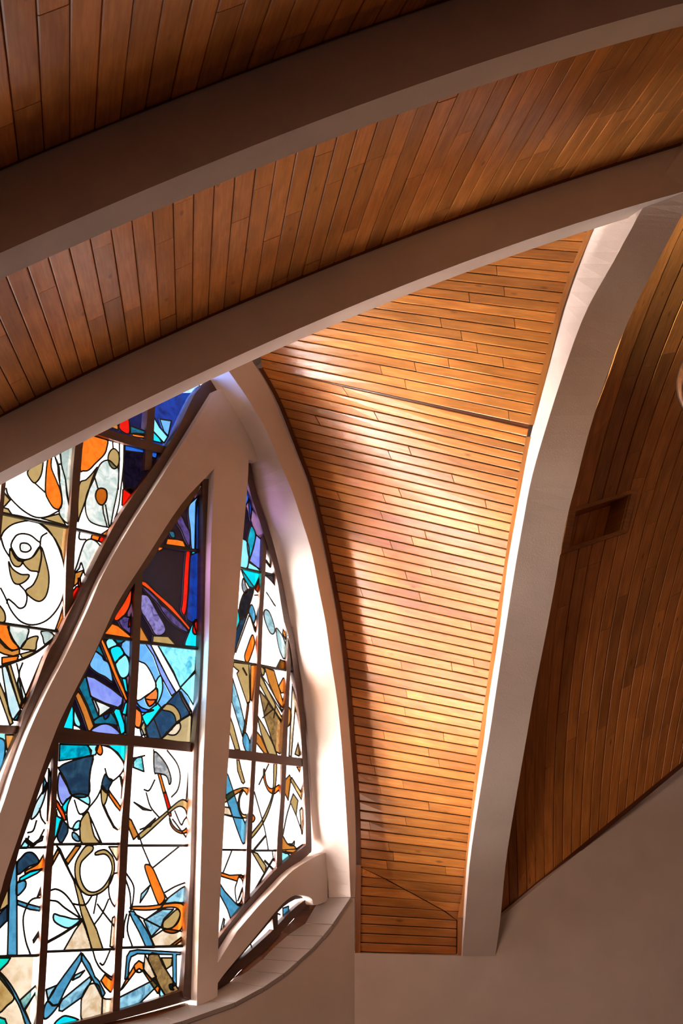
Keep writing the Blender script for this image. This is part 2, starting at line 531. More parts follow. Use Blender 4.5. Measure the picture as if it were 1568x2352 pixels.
# Stained glass.  "@ window crop base outline" opens a pane; then one line per piece:
# colour, s (curved) or p (straight), crop, outline;  "-" is a came (lead line), "=" a thick one.
ART = """
@ 1 A w 10,690 600,370 530,1135 8,1030
t s A 240,680 305,650 308,700 295,760 270,800 245,812 215,780 198,735
o s A 345,640 372,615 370,700 405,790 435,870 447,940 438,990 415,1003 380,985 345,930 328,880 330,770
g s A 392,600 430,575 445,690 472,790 482,900 502,1000 505,1105 480,1100 440,1060 425,1010 447,960 440,870 420,760 415,690
pg p A 430,575 545,515 530,700 502,1000 485,890 470,780 445,690
- s A 45,850 60,900 110,960 180,1020 260,1060 340,1055 430,1010
t p A 30,880 45,900 75,935 40,975 20,990
t p A 22,988 60,1000 85,1038 18,1025
t p A 300,1068 425,1035 475,1118
- p A 250,812 330,885
- s A 390,610 425,700 430,800
- p A 418,680 442,675
@ 1 A w -40,1020 528,1138 500,1500 490,1720 430,1885 -40,1812
t s A 15,1040 250,1078 180,1087 90,1112 30,1160 4,1200
t p A 270,1092 502,1138 490,1420 465,1430 440,1300 400,1220 340,1150
- s A 200,1082 300,1110 370,1180 430,1300 465,1440 460,1600 420,1710 340,1800 240,1835 150,1810 80,1730 40,1640 5,1570
- s A 90,1230 120,1190 165,1178 220,1190 265,1225 292,1252 265,1310 230,1350 180,1365 130,1350 95,1300 80,1265 90,1230
g s A 150,1250 200,1250 225,1285 195,1310 150,1300
t s A 75,1285 110,1350 160,1382 140,1415 100,1405 72,1350
t s A 165,1380 230,1350 292,1270 330,1370 352,1470 350,1560 330,1630 290,1665 240,1650 185,1592 240,1545 275,1458 215,1442
t s A 63,1380 90,1430 150,1470 210,1475 190,1515 140,1542 100,1530 75,1470
- s A 80,1270 100,1330 130,1370 162,1376
- s A 290,1270 300,1340 280,1455
- s A 140,1545 180,1590 195,1640 180,1700 140,1715 100,1680 60,1650 50,1680
- s A 290,1250 300,1200 340,1172
- s A 5,1195 30,1280 65,1340
to p A 474,1590 492,1590 486,1740 435,1868 400,1868 428,1790 456,1700
t s A -20,1690 25,1730 40,1780 30,1815 -20,1810
@ 1 B w -60,105 560,196 530,262 430,440 280,800 150,1090 -60,1080
o s B -20,120 75,138 85,210 115,280 172,345 110,365 50,320 -20,230
to p B -20,270 50,342 110,372 178,352 176,402 120,420 40,402 -20,375
o p B 18,432 168,416 156,458 18,492
g s B 78,142 248,166 248,240 225,300 180,348 140,300 105,240
t s B 250,265 340,240 330,300 320,362 260,362 190,348
pg s B 370,200 440,195 488,240 440,290 400,310 385,250
t p B 182,402 280,375 335,375 205,442
= s B -20,525 150,465 280,410 390,340 490,255
t p B 65,500 95,492 195,830 178,885
lw s B 20,525 55,515 100,650 160,830 182,905 155,985 120,990 85,930 55,760
t p B -10,640 40,760 118,1022 90,1040 -10,760
to p B 452,335 490,280 300,800 215,910 190,880 380,432
c p B 122,992 182,905 205,925 165,1000
lw s B 175,610 200,680 235,800 215,840 185,760 160,660
- s B 205,480 172,600 215,845
- p B 150,485 175,600
@ 1 B lc -60,1085 155,1100 60,1330 0,1520 -60,1660
to p B 48,1128 135,1128 72,1285 58,1240
st s B -30,1190 40,1180 45,1300 10,1450 -30,1500
@ 1 A w 572,320 745,418 1200,575 1130,650 960,905 800,1205 548,1140
o s A 590,510 680,455 772,492 770,560 750,610 690,670 640,720 600,726 578,712
r p A 660,452 790,485 768,500 680,474
t s A 700,700 690,722 660,800 620,930 580,1040 560,1080 570,830 620,790 655,755
g s A 720,680 780,648 830,690 855,720 850,850 820,1000 795,1125 770,1130 700,1115 640,1080 615,1000 625,900 670,800
t s A 820,565 850,590 862,640 850,690 825,710 795,690 778,640 790,590
to p A 770,480 895,508 893,532 770,502
o s A 730,850 765,865 772,910 760,950 735,972 705,955 688,910 700,865
- p A 740,975 745,1030 772,1128
- p A 760,970 787,1128
- p A 680,765 705,850
- p A 810,490 815,562
- s A 860,500 860,640 852,860
- s A 893,530 888,700 870,860 850,1000 805,1130
k p A 897,520 1200,575 1130,650 960,905 890,850 888,700
b2 p A 900,540 1045,572 1035,598 900,580
b2 s A 1098,590 1132,588 1125,632 1095,622
r p A 885,862 940,845 985,872 900,990 878,970
to p A 735,1180 800,1135 800,1205 740,1190
@ 1 A n 590,330 1098,195 1082,540 690,442
r s A 862,372 920,335 935,400 930,458 880,442 850,400
to p A 800,400 862,372 850,432 800,412
te p A 940,402 1048,440 1042,472 940,456
o s A 962,455 1058,465 1052,490 960,478
@ 1 A b 1092,198 1435,75 1442,185 1215,572 1078,542
s p A 1150,352 1235,365 1212,475 1180,440
lc p A 1110,338 1150,410 1210,480 1182,525 1150,490 1104,442
c p A 1104,440 1150,490 1168,525 1102,510
@ 1 A w 548,1142 802,1208 640,1470 500,1715 525,1400
o p A 665,1180 722,1195 710,1232 655,1216
r p A 722,1195 785,1205 755,1252 710,1232
g s A 620,1230 665,1218 710,1250 722,1290 680,1370 620,1480 600,1430 585,1388 570,1430 538,1456 560,1390 590,1290
to p A 540,1462 605,1440 560,1535 530,1560
r p A 522,1600 550,1560 598,1555 540,1665 515,1665
r p A 565,1500 580,1500 580,1562 565,1562
- s A 575,1165 572,1215 620,1220
@ 2 D k 1425,285 1250,450 1130,620 950,848 1402,907
s s D 1392,372 1340,415 1290,470 1282,560 1300,700 1312,885 1352,892 1356,600 1375,420
b p D 1357,440 1405,330 1398,902 1347,895
v s D 1200,570 1230,590 1260,660 1300,740 1295,862 1250,800 1220,720 1170,630
te s D 1095,725 1140,725 1155,770 1140,788 1110,770
o p D 1078,792 1180,800 1235,815 1260,878 1062,850
o p D 990,855 1066,870 1000,917 974,890
@ 2 D k 945,845 1402,905 1392,1872 788,1802 788,1080
r s D 1265,900 1302,905 1292,1100 1275,1400 1255,1522 1230,1532 1212,1480 1225,1400 1242,1100
b s D 1306,950 1388,930 1388,1300 1372,1570 1320,1606 1290,1592 1265,1550 1285,1300
c p D 1305,915 1390,918 1320,946 1305,957
ro p D 826,1203 870,1215 970,1310 1130,1450 1303,1660 1292,1692 1200,1582 1080,1462 900,1292 826,1240
v s D 826,1250 900,1300 980,1380 1010,1430 1080,1480 1150,1550 1240,1640 1282,1705 1200,1672 1100,1592 1030,1502 980,1422 880,1325
v2 s D 822,1350 860,1338 900,1360 950,1450 1000,1540 1050,1630 1062,1690 1020,1732 960,1727 910,1640 860,1560 820,1490
to p D 795,1640 820,1640 906,1797 795,1788
t p D 940,1738 1090,1745 1167,1832 934,1802
c s D 1335,1600 1345,1650 1368,1740 1385,1862 1250,1842 1290,1700
r s D 1345,1588 1375,1600 1370,1690 1350,1726 1325,1690
@ 2 D k 790,1140 788,1778 415,1735 560,1520 680,1280
ro s D 722,1290 732,1310 726,1400 700,1480 650,1552 590,1592 560,1575 590,1510 650,1420
v p D 600,1592 650,1546 722,1562 722,1730 640,1662
r p D 738,1500 732,1560 720,1600 722,1640 700,1655 705,1590
o p D 540,1618 600,1640 722,1740 722,1765 462,1722 500,1670
@ 2 E k 440,25 790,75 740,1002 60,962 200,620 340,320
o p E 475,60 510,130 560,240 610,380 680,540 716,640 702,672 660,582 600,452 540,302 460,100
lc s E 520,80 560,60 600,90 612,132 560,155 530,167 508,110
c s E 550,172 600,140 650,150 680,212 640,250 600,302 570,250
lc s E 600,302 650,252 697,225 732,300 727,400 690,440 650,436 620,380
s p E 660,110 700,80 742,85 742,262 690,216 650,150
te p E 560,55 655,62 702,78 655,112 612,112
te p E 440,110 500,250 470,230 405,180
s s E 400,185 470,230 492,270 540,310 575,475 500,430 420,390 355,325 380,240
p p E 320,420 400,440 560,540 672,630 660,692 625,722 500,682 365,617
te p E 300,440 322,430 365,612 400,640 442,740 442,812 390,842 330,690 250,532
g p E 378,640 500,690 562,722 442,812
to p E 245,568 272,600 330,720 397,900 362,947 340,942 290,790 218,612
c p E 190,690 207,760 197,932 100,918
lc s E 205,730 240,800 272,880 250,906 208,860
w p E 200,885 250,905 292,942 197,934
te p E 440,812 560,770 602,830 622,892 520,876 400,882 390,850
b s E 490,790 542,768 530,812 500,832
c p E 600,730 642,740 687,880 692,962 650,977 620,860 580,762
lw p E 562,768 580,762 620,862 600,830
p s E 370,947 420,902 500,875 580,906 642,978 500,972
c p E 660,443 702,450 722,602 690,560
c p E 690,682 718,660 702,792 660,782
c p E 692,800 722,800 712,985 660,980 692,950
@ 2 E s 778,95 1402,150 1345,1092 740,1040
cm p E 1000,130 1372,170 1355,370 1290,450 1212,532 1150,382 1060,232
w p E 930,120 1000,130 1060,240 1150,400 1217,542 1177,582 1100,452 1000,252
p p E 880,112 930,122 1000,262 1100,452 1172,582 1130,612 1020,402 960,232
w s E 790,310 850,295 900,330 960,440 982,532 900,602 790,640
lc s E 980,490 1030,420 1047,540 1020,640 980,702 1000,602
o s E 990,540 1000,602 985,660 920,712 880,640 910,602
r p E 880,640 930,650 985,648 960,690 920,714
b2 s E 785,650 830,712 900,742 962,746 900,767 840,762 780,702
o s E 785,718 830,740 850,830 830,912 790,902 772,830
t p E 840,912 870,852 912,1012 880,1002
c p E 850,802 1000,682 1032,722 900,902 870,862
sl p E 1160,602 1202,560 1312,750 1292,792 1190,852 1030,1022 900,1012 880,922 1000,782
t s E 1040,742 1060,702 1110,690 1170,720 1212,790 1212,852 1180,872 1160,802 1120,762
o p E 1195,560 1222,578 1322,760 1322,812 1230,652
t p E 1322,782 1312,1056 1190,1047 1030,1024 1080,982 1190,862
tw s E 1150,902 1200,862 1217,912 1180,972 1130,984 1080,962 1130,932
lc p E 1372,375 1352,722 1280,602 1215,532 1290,452
w p E 770,900 830,915 850,1000 770,995
w s E 850,990 880,980 905,1000 890,1012 860,1010
- p E 960,820 1030,1010
@ 2 E w 45,1045 738,1080 690,2022 -8,2022
tc p E 72,1070 330,1078 372,1130 366,1182 220,1207 66,1227
lc p E 340,1075 442,1075 412,1170 370,1178
sl s E 70,1290 120,1255 250,1210 387,1185 355,1350 345,1552 190,1557 130,1420 62,1300
o s E 440,1073 465,1080 477,1140 460,1172 430,1157 413,1115
c p E 470,1073 695,1075 695,1262 620,1150 540,1092
- s E 390,1185 360,1350 347,1552
- s E 480,1080 560,1110 640,1190 682,1270 660,1340 600,1400 560,1417 520,1370 500,1300
sl s E 500,1355 530,1390 572,1412 540,1480 520,1532 468,1470
t s E 470,1460 522,1532 512,1610 485,1652 468,1610 463,1530
o p E 535,1500 560,1540 620,1620 668,1700 662,1725 600,1652 540,1562
ro p E 478,1650 495,1655 530,1740 585,1845 620,1882 580,1858 520,1745
ro p E 640,1370 656,1382 672,1460 690,1400 690,1585 655,1582 660,1480
p s E 70,1342 100,1390 182,1555 140,1592 100,1642 60,1562 52,1450
c s E 182,1562 150,1642 130,1722 110,1702 100,1652
lc s E 190,1555 270,1540 347,1565 352,1642 290,1612 240,1582
c p E 38,1690 50,1752 102,1782 60,1902 15,1985
ro p E 38,1598 60,1622 120,1732 132,1787 110,1792 38,1652
sl s E 90,1790 135,1830 150,1890 125,1950 90,2002 60,1982 48,1930 65,1860
t s E 330,1713 355,1750 370,1830 400,1940 445,2015 290,2015 262,1900 270,1800
sw s E 195,1905 240,1930 262,1985 225,1985 190,1950
lc s E 240,1800 262,1800 262,1860 215,1890 195,1870 215,1825
- s E 145,1660 140,1750 155,1850 190,1872 230,1880
- s E 210,1600 250,1720 290,1727 330,1692 420,1582 465,1490
- p E 360,1760 470,2010
- s E 350,1640 340,1690 285,1745
@ 2 E w 728,1090 1348,1120 1312,2037 680,2032
gm s E 965,1150 1020,1180 1090,1280 1127,1400 1110,1452 1080,1370 1000,1347 968,1332
o p E 1000,1350 1026,1350 1062,1480 1078,1530 1050,1535
r p E 1050,1530 1078,1525 1122,1670 1095,1695
t s E 835,1968 818,1930 900,1860 1060,1730 1200,1610 1260,1600 1292,1640 1302,1710 1282,1752 1255,1682 1200,1660 1120,1712 980,1842
o s E 1112,1768 1140,1832 1190,1882 1240,1890 1300,1840 1300,1882 1240,1917 1170,1892 1120,1832
ro p E 1095,1715 1125,1720 1128,1750 1110,1755
to p E 725,1770 750,1790 817,1932 770,1974 722,1850
- s E 1140,1780 1200,1860 1285,1975
- s E 1160,1700 1220,1832 1250,1790 1290,1740
- s E 1090,1130 1180,1250 1212,1370 1190,1500 1130,1572
- s E 870,1500 920,1507 972,1408
- s E 760,1250 800,1200 878,1178
- p E 820,1932 855,2030
- p E 1308,1140 1268,1610
- p E 962,1120 962,1250
- s E 890,1530 930,1660 1010,1760
sw p E 775,1620 860,1690 940,1700 870,1675
sw p E 830,1880 930,1850 980,1770 880,1860
cm p E 770,1200 850,1190 870,1330 770,1290
@ 2 B w 512,1170 460,1880 440,2135 150,2150 240,1880 400,1470
sl p B 440,1430 470,1560 440,1900 425,1900
lw s B 385,1640 425,1560 400,1700 340,1840 280,1885 320,1750
- s B 360,1790 370,1870 410,1930
st p B 395,1500 430,1590 385,1660
- s B 250,2010 300,1990 330,1900
- s B 262,2040 250,2090 290,2130 340,2090 400,1980
sl p B 235,2060 300,2110 390,2040 380,2080 290,2120 230,2090
lc p B 225,2080 262,2120 240,2150 180,2150
@ 2 C w 150,335 402,333 342,1207 -60,1207 -60,900 0,820 80,620
sl s C 170,420 210,380 260,378 300,420 307,460 230,490 145,552 140,460
o s C 205,545 210,520 300,470 340,410 385,365 385,500 330,512 260,522
c p C 152,615 160,580 240,532 345,505 300,542 220,582
st p C 118,430 135,460 137,1200 60,1200 75,640
sl p C -20,890 60,800 60,920 -20,1000
t p C 70,650 70,800 -10,850 20,760
st s C 140,620 202,605 202,660 137,722
st p C 140,760 230,790 350,822 345,848 240,832 140,792
- s C 352,735 260,750 210,820 185,920 205,1080 245,1195
sw p C 335,640 350,660 340,700 300,730
sw p C 330,980 330,1010 270,1100 265,1080
@ 2 C tw -60,1207 345,1202 300,1810 -60,1810
c p C -20,1220 84,1220 60,1262 -20,1342
t s C -20,1362 60,1432 112,1540 60,1600 -20,1650
st s C -20,1318 60,1400 130,1510 190,1640 250,1760 210,1760 160,1620 100,1512 -20,1355
w p C 200,1640 320,1440 300,1760 250,1760
sw p C 160,1560 290,1440 300,1480 190,1640
c p C -20,1690 40,1710 70,1790 -20,1790
@ 2 C w 405,318 1002,310 950,1152 350,1172
t s C 690,325 740,325 742,360 690,412 650,460 640,530 650,600 680,660 720,690 770,690 830,650 880,570 897,500 880,430 840,390 770,397 763,380 800,360 850,358 900,410 917,480 907,560 870,642 800,702 730,720 680,706 635,660 603,570 603,470 640,390
t p C 456,325 482,350 560,530 642,680 682,800 722,890 772,990 825,1150 735,1150 690,982 650,862 620,722 590,602 520,462
to p C 648,325 605,325 523,440 545,472
to p C 418,480 478,370 462,350 425,420
tw p C 660,920 690,1002 737,1150 508,1165 600,1002
lc s C 433,870 480,882 520,890 580,907 642,916 550,982 440,932
- s C 405,680 450,670 510,700 570,770 642,892
- s C 405,760 460,770 520,820 657,912
= s C 660,920 510,1022 385,1092
- s C 735,725 690,790 640,797 580,785
- p C 780,705 750,865
- s C 780,790 830,860 935,992
- s C 760,947 820,862 870,750
- s C 955,540 915,547 880,602 870,672 880,740 910,800 950,825
- p C 740,130 815,315
tw p C 870,330 990,330 970,480 930,430
tw p C 900,900 960,860 950,1140 880,1130
@ 2 C w 350,1175 947,1148 925,1665 600,1790 335,1810
st p C 650,1178 656,1232 600,1342 520,1482 470,1592 420,1602 383,1562 420,1492 520,1352
st s C 385,1568 430,1602 467,1597 430,1652 380,1702 350,1700 355,1620
st p C 660,1185 720,1270 760,1372 790,1402 842,1502 820,1542 780,1462 730,1372 650,1232
sw p C 478,1592 500,1552 722,1370 732,1402 660,1532 500,1647 472,1642
sw p C 370,1475 455,1440 430,1490 385,1560
tw s C 790,1440 825,1540 900,1560 895,1670 815,1700 665,1720 648,1622 660,1522 720,1432
o p C 840,1353 890,1395 930,1425 925,1500 880,1492 840,1452 808,1402
c s C 440,1760 500,1690 560,1690 635,1722 620,1775
- s C 745,1170 770,1250 820,1322 930,1400
- s C 882,1160 830,1272 800,1262
- p C 820,1542 815,1690
sw p C 600,1360 680,1320 640,1370 580,1400
@ 2 C w 1000,318 1532,316 1492,1132 953,1142
o s C 1158,492 1185,473 1222,502 1272,612 1317,720 1312,762 1290,787 1263,782 1200,622
sw p C 1150,920 1300,832 1390,830 1310,912 1290,972 1210,1052
tw p C 1208,1062 1320,985 1470,1010 1470,1118 1240,1132
t s C 1350,890 1420,830 1442,880 1420,942 1370,982 1310,984 1308,932
o s C 1058,810 1200,805 1330,788 1430,782 1475,810 1478,900 1450,990 1390,1022 1330,1012 1308,992 1370,985 1420,932 1442,862 1410,820 1330,817 1200,837 1058,832
st p C 1033,848 1072,848 1132,930 1192,1032 1234,1138 1170,1138 1108,1002 1060,912
o p C 1368,1120 1480,1035 1480,1062 1400,1120
sw s C 1310,780 1400,700 1490,650 1485,770 1400,775
- p C 1140,330 1205,482
- p C 1432,330 1220,502
- s C 1005,535 1060,622 1072,690 1055,832
- s C 1005,590 1040,702 1047,842
- s C 1080,870 1180,922 1305,985
- s C 1035,872 1020,1002 1062,1135
- s C 1015,870 995,950 988,1060
- s C 1315,700 1400,650 1490,615
- p C 1320,715 1340,750 1280,830 1150,925
sw p C 1130,710 1200,640 1180,690 1120,780
@ 2 C w 953,1144 1492,1130 1470,1510 930,1670
st p C 1000,1390 1015,1210 1040,1167 1100,1155 1480,1178 1480,1194 1412,1194 1412,1442 1385,1442 1380,1194 1100,1187 1050,1212 1035,1262 1025,1390
tw p C 1160,1190 1190,1252 1252,1372 1210,1392 1150,1312
sw p C 940,1545 1240,1392 1272,1432 1100,1602 940,1662
td p C 1188,1202 1220,1180 1267,1190 1302,1272 1440,1490 1332,1535 1280,1452 1240,1362 1188,1242
o p C 965,1480 1000,1412 1080,1272 1112,1243 1142,1260 1152,1322 1282,1462 1277,1505 1260,1502 1140,1322 1115,1307 1090,1322 985,1462
w s C 1100,1320 1115,1308 1132,1322 1125,1335 1108,1335
lc p C 1280,1452 1334,1535 1290,1550 1270,1492
t p C 1290,1220 1380,1220 1372,1282 1330,1312
sl s C 1355,1440 1375,1430 1390,1448 1375,1455 1392,1475 1365,1470
- s C 1073,1290 1085,1325 1115,1337 1145,1320 1152,1290
@ 3 F k 180,-40 420,60 470,200 608,770 582,1262 130,1145
b2 p F 395,340 415,340 436,440 400,525 380,530
b s F 430,430 456,440 462,560 450,675 440,642 430,522
lc s F 340,890 380,890 405,905 432,970 432,1082 412,1195 330,1175
tc s F 460,743 502,820 492,922 440,1085 413,942 430,820
p p F 510,838 575,900 570,1225 520,1190 435,1122 480,982
lc p F 430,1135 520,1190 565,1238 415,1205
d p F 470,475 490,530 575,770 565,780
@ 3 F w 603,840 642,880 742,1272 590,1242
to p F 622,900 740,1265 712,1270 650,1052
t p F 620,1110 665,1180 660,1190 620,1140
- p F 615,1000 660,1065
@ 3 F w 130,1145 585,1252 537,2242 50,2140
c p F 340,1200 570,1258 548,1300 500,1412 440,1410 380,1312
lc p F 350,1210 500,1420 430,1400 375,1300
gm s F 370,1310 400,1390 422,1452 390,1482 355,1402
sl p F 440,1600 422,1682 300,2032 265,2150 285,1902 340,1752 390,1722
d s F 470,1413 482,1450 440,1592 390,1722 350,1747 323,1682 340,1562 390,1452
rd p F 545,1320 575,1330 560,1492 500,1432
pg p F 545,1290 560,1300 510,1390 495,1400
st s F 430,1662 460,1592 492,1660 502,1742 480,1802 450,1742
rd p F 488,1835 560,1840 545,1912 500,1882
o p F 438,1702 450,1720 500,1842 522,1915 490,1872
o s F 465,1920 492,1982 482,2062 430,2205 400,2210 383,2152 410,2062
c s F 305,1640 330,1752 317,1832 290,1850
- p F 440,1690 400,1800 290,2110
- s F 490,1490 535,1490
- p F 500,1718 550,1720
@ 3 F w 590,1247 737,1277 872,1960 852,2307 540,2242
d s F 605,1268 712,1290 748,1432 700,1370 650,1312
pb s F 610,1648 650,1670 690,1770 712,1870 690,1912 650,1882 610,1782 593,1692
pb s F 725,1848 770,1890 810,1970 837,2082 825,2162 800,2172 760,2082 735,1962
to p F 752,1440 800,1690 830,1790 870,1962 840,2000 795,1902 810,1782 768,1572
td p F 620,1460 720,1610 700,1590 635,1480
to p F 770,2190 850,2210 850,2305 740,2280
@ 3 G w 40,48 532,120 490,1112 0,1072
t p G 265,98 432,118 442,480 440,532 410,542 300,222 322,192 295,172 262,142
to p G 450,128 530,132 500,422 488,552 450,502
o p G 370,160 410,235 405,240 365,165
t p G 230,690 262,780 334,1045 285,1045 220,852
sw p G 255,270 330,522 387,762 360,902 245,522
st s G 385,858 422,900 447,1002 440,1062 400,1057 363,952
o p G 415,540 432,530 427,602 392,862 375,860 388,762
@ 3 G w 530,122 862,187 822,1162 485,1112
t p G 552,225 810,742 808,772 650,532 545,332
to p G 600,150 702,190 810,562 808,612 720,492 640,302
td p G 545,400 652,532 810,802 808,1112 720,1062 600,702
to p G 750,360 800,270 835,265 828,422 780,432
t p G 520,672 600,802 702,1002 737,1105 640,1090 560,862
to p G 515,845 560,902 645,1090 600,1085 500,952
t p G 718,178 772,70 840,100 840,182
t s G 560,145 600,180 590,240 565,215
w p G 560,230 640,340 800,640 800,660 640,400
- p G 640,540 690,610 580,700
- p G 600,640 650,520
- p G 700,700 720,560
@ 3 G w 862,50 900,50 1042,900 1042,1192 820,1162
to s G 858,590 887,642 882,742 850,785
to p G 900,340 930,310 962,522 1020,802 1025,1132 1000,1132 960,702 935,482
tw p G 900,360 940,480 890,1120 865,1110
t p G 928,1092 982,902 1010,1130
@ 3 G w 0,1072 487,1112 437,2127 -60,2120
t p G 298,1145 326,1158 347,1252 387,1392 372,1412 350,1392 308,1272
st s G 195,1300 250,1452 330,1702 397,1862 402,1982 370,2062 320,1952 250,1752 185,1562 185,1402
to s G 170,1552 280,1480 390,1453 442,1490 440,1540 410,1532 370,1487 280,1532 175,1612
t s G 370,1480 335,1562 330,1652 350,1722 390,1747 445,1715 440,1768 390,1782 350,1762 318,1682 318,1582 345,1490
- s G 150,1740 260,1770 370,1785
tw p G 160,1660 225,1670 250,1760 155,1740
@ 3 G w 487,1112 817,1162 767,2137 437,2127
t s G 700,1195 732,1200 722,1402 690,1562 640,1722 570,1862 460,2002 460,1952 560,1822 630,1682 680,1542 695,1402
o s G 588,1272 600,1258 612,1372 640,1442 690,1462 785,1405 780,1445 720,1512 680,1517 630,1472 593,1372
o s G 470,1745 497,1782 480,1822 462,1812
- p G 645,1200 540,1422
- s G 490,1500 530,1642 600,1900 640,2125
= p G 607,1980 490,2122
@ 3 G w 817,1162 1042,1190 1072,2050 1042,2112 950,2162 765,2137
t p G 895,1345 1032,1562 1032,1645 878,1372
o p G 945,1225 1030,1240 1025,1372
t p G 878,1612 910,1520 962,1592 940,1757
to p G 815,1380 870,1318 887,1352 855,1592 815,1502
to s G 785,1965 850,2062 920,2082 942,2147 800,2150
ro p G 948,2112 1012,2068 992,2132 958,2152
lw s G 860,2060 900,2060 922,2030 918,2075 880,2080
tw p G 980,1700 1035,1620 1040,1980 1000,1950
- p G 940,1750 1040,2040
- s G 880,1620 840,1760 800,1960
@ 3 H w 110,175 502,184 482,645 130,1050
o p H 270,362 340,385 430,380 470,405 410,402 400,432 270,392
o s H 415,390 445,392 462,452 457,562 430,625 398,618 425,602 445,532 445,442 425,402
st p H 262,452 300,512 390,612 465,620 402,692 350,745 320,652 262,542
- p H 355,192 285,370
- s H 400,435 382,500 395,610
sw p H 450,470 420,560 405,590 435,500
lw p H 250,900 290,730 300,740 280,860
@ 3 H w 500,184 742,188 737,332 640,432 478,625
t p H 515,192 562,210 632,312 620,375 572,292
= p H 690,250 600,402 510,565
= p H 620,268 695,345
- p H 680,190 690,260 712,300
@ 3 H w 733,184 962,168 738,334
lc p H 790,192 830,240 760,300 750,200
@ 4 H w 330,1140 695,670 722,860 420,1130
tc p H 545,950 692,790 700,850 590,940
- p H 510,940 515,985
@ 4 H w 692,680 960,500 980,620 692,860
st p H 765,648 812,632 810,695 765,735
- p H 720,690 745,700
"""

PIECE = {'w': 'clear white', 'g': 'green mottled white', 'pg': 'pale grey green', 'tw': 'streaked cream', 't': 'tan', 'td': 'dark speckled tan',
         'to': 'amber', 'o': 'orange', 'ro': 'red orange', 'r': 'red', 'c': 'cyan', 'cm': 'mottled turquoise', 'lc': 'light cyan',
         'lw': 'pale icy blue', 's': 'sky blue', 'p': 'periwinkle blue', 'b': 'deep blue', 'b2': 'bright blue', 'n': 'navy', 'k': 'dark purple',
         'v': 'streaky violet', 'v2': 'pale streaky violet', 'sl': 'slate blue', 'st': 'steel blue', 'sw': 'streaked blue', 'te': 'teal',
         'tc': 'streaked teal', 'pb': 'pale blue grey', 'gm': 'smoky grey', 'd': 'dark grey', 'rd': 'dark rust red'}


def came(pts, width, off=0.008, h=0.006):
    out = []
    for i in range(len(pts) - 1):
        a, b = pts[i], pts[i + 1]
        d = (b - a)
        if d.length < 1e-5:
            continue
        d.normalize()
        s = WN.cross(d).normalized() * (width / 2)
        a2, b2 = a - d * width * 0.25, b + d * width * 0.25
        f = [a2 + s, b2 + s, b2 - s, a2 - s]
        out.append(prism(f, [p - WN * h for p in f]))
    return out


wins = {}
WLOC = {1: (120, 1300), 2: (290, 1700), 3: (600, 1700), 4: (610, 2150)}
WLAB = {1: ('large left stained glass window half hidden under the lower arch, white and tan swirls', 'window'),
        2: ('tall middle stained glass lancet between leaning leg and upright post, blue top', 'window'),
        3: ('narrow right stained glass window against the lit reveal, orange and white', 'window'),
        4: ('small low stained glass opening just above the tiled sill', 'window')}
for k in (1, 2, 3, 4):
    o = empty('window_%d' % k, G(*WLOC[k], off=0))
    tag(o, *WLAB[k], kind='structure')
    wins[k] = o

cur = None
PB = 0.03


def close_pane(cur):
    if cur and cur['lead']:
        vs, fs = merge(cur['lead'])
        link('lead_came', vs, fs, LEAD, cur['o'], fix=False)


npiece = 0


def inside(p, poly):
    c = False
    for i in range(len(poly)):
        (x1, y1), (x2, y2) = poly[i - 1], poly[i]
        if (y1 > p[1]) != (y2 > p[1]) and p[0] < (x2 - x1) * (p[1] - y1) / (y2 - y1) + x1:
            c = not c
    return c


for line in ART.strip().splitlines():
    f = line.split(None, 3) if not line.startswith('@') else line.split(None, 4)
    if line.startswith('@'):
        close_pane(cur)
        _, wk, cr, base, pts = f
        out = px(cr, pts)
        vs, fs = solid(out, 0.0, 0.012)
        o = link('pane', vs, fs, gmat(base))
        under(o, wins[int(wk)])
        cur = {'o': o, 'lead': [], 'n': 0, 'base': base, 'done': []}
        b = [G(x, y, 0.006) for x, y in out]
        cur['lead'] += came(b + [b[0]], 0.010)
        continue
    col, mode, cr, pts = f
    p = px(cr, pts)
    if col in '-=':
        q = [(a.x, a.y) for a in catmull([(x, y, 0) for x, y in p], 4)] if mode == 's' and len(p) > 2 else p
        cur['lead'] += came([G(x, y, 0.008) for x, y in q], 0.0135 if col == '-' else 0.021)
        continue
    cur['n'] += 1
    off = 0.003 + 0.0004 * (cur['n'] % 7)
    q = [(a.x, a.y) for a in catmull([(x, y, 0) for x, y in p], 4, True)] if mode == 's' else p
    fr = [G(x, y, off) for x, y in q]
    vs, fs = prism(fr, [a - WN * (off - 0.0005) for a in fr])
    over = sum(any(inside(pt, e) for e in cur['done']) for pt in q) > 0.35 * len(q)
    cur['done'].append(q)
    gm_ = gmat(col, 'glow') if over else gmat(col, 'filter', cur['base']) if cur['base'] in ('w', 'tw') else gmat(col)
    o = link('glass_piece', vs, fs, gm_, cur['o'])
    o['label'] = PIECE[col] + ' glass piece'
    npiece += 1
    ld = [G(x, y, 0.009) for x, y in q]
    cur['lead'] += came(ld + [ld[0]], 0.0125)
close_pane(cur)
for o in list(bpy.data.objects):       # pieces hang on panes that hang on the window empties
    if o.parent and o.parent.name.startswith('pane'):
        pass

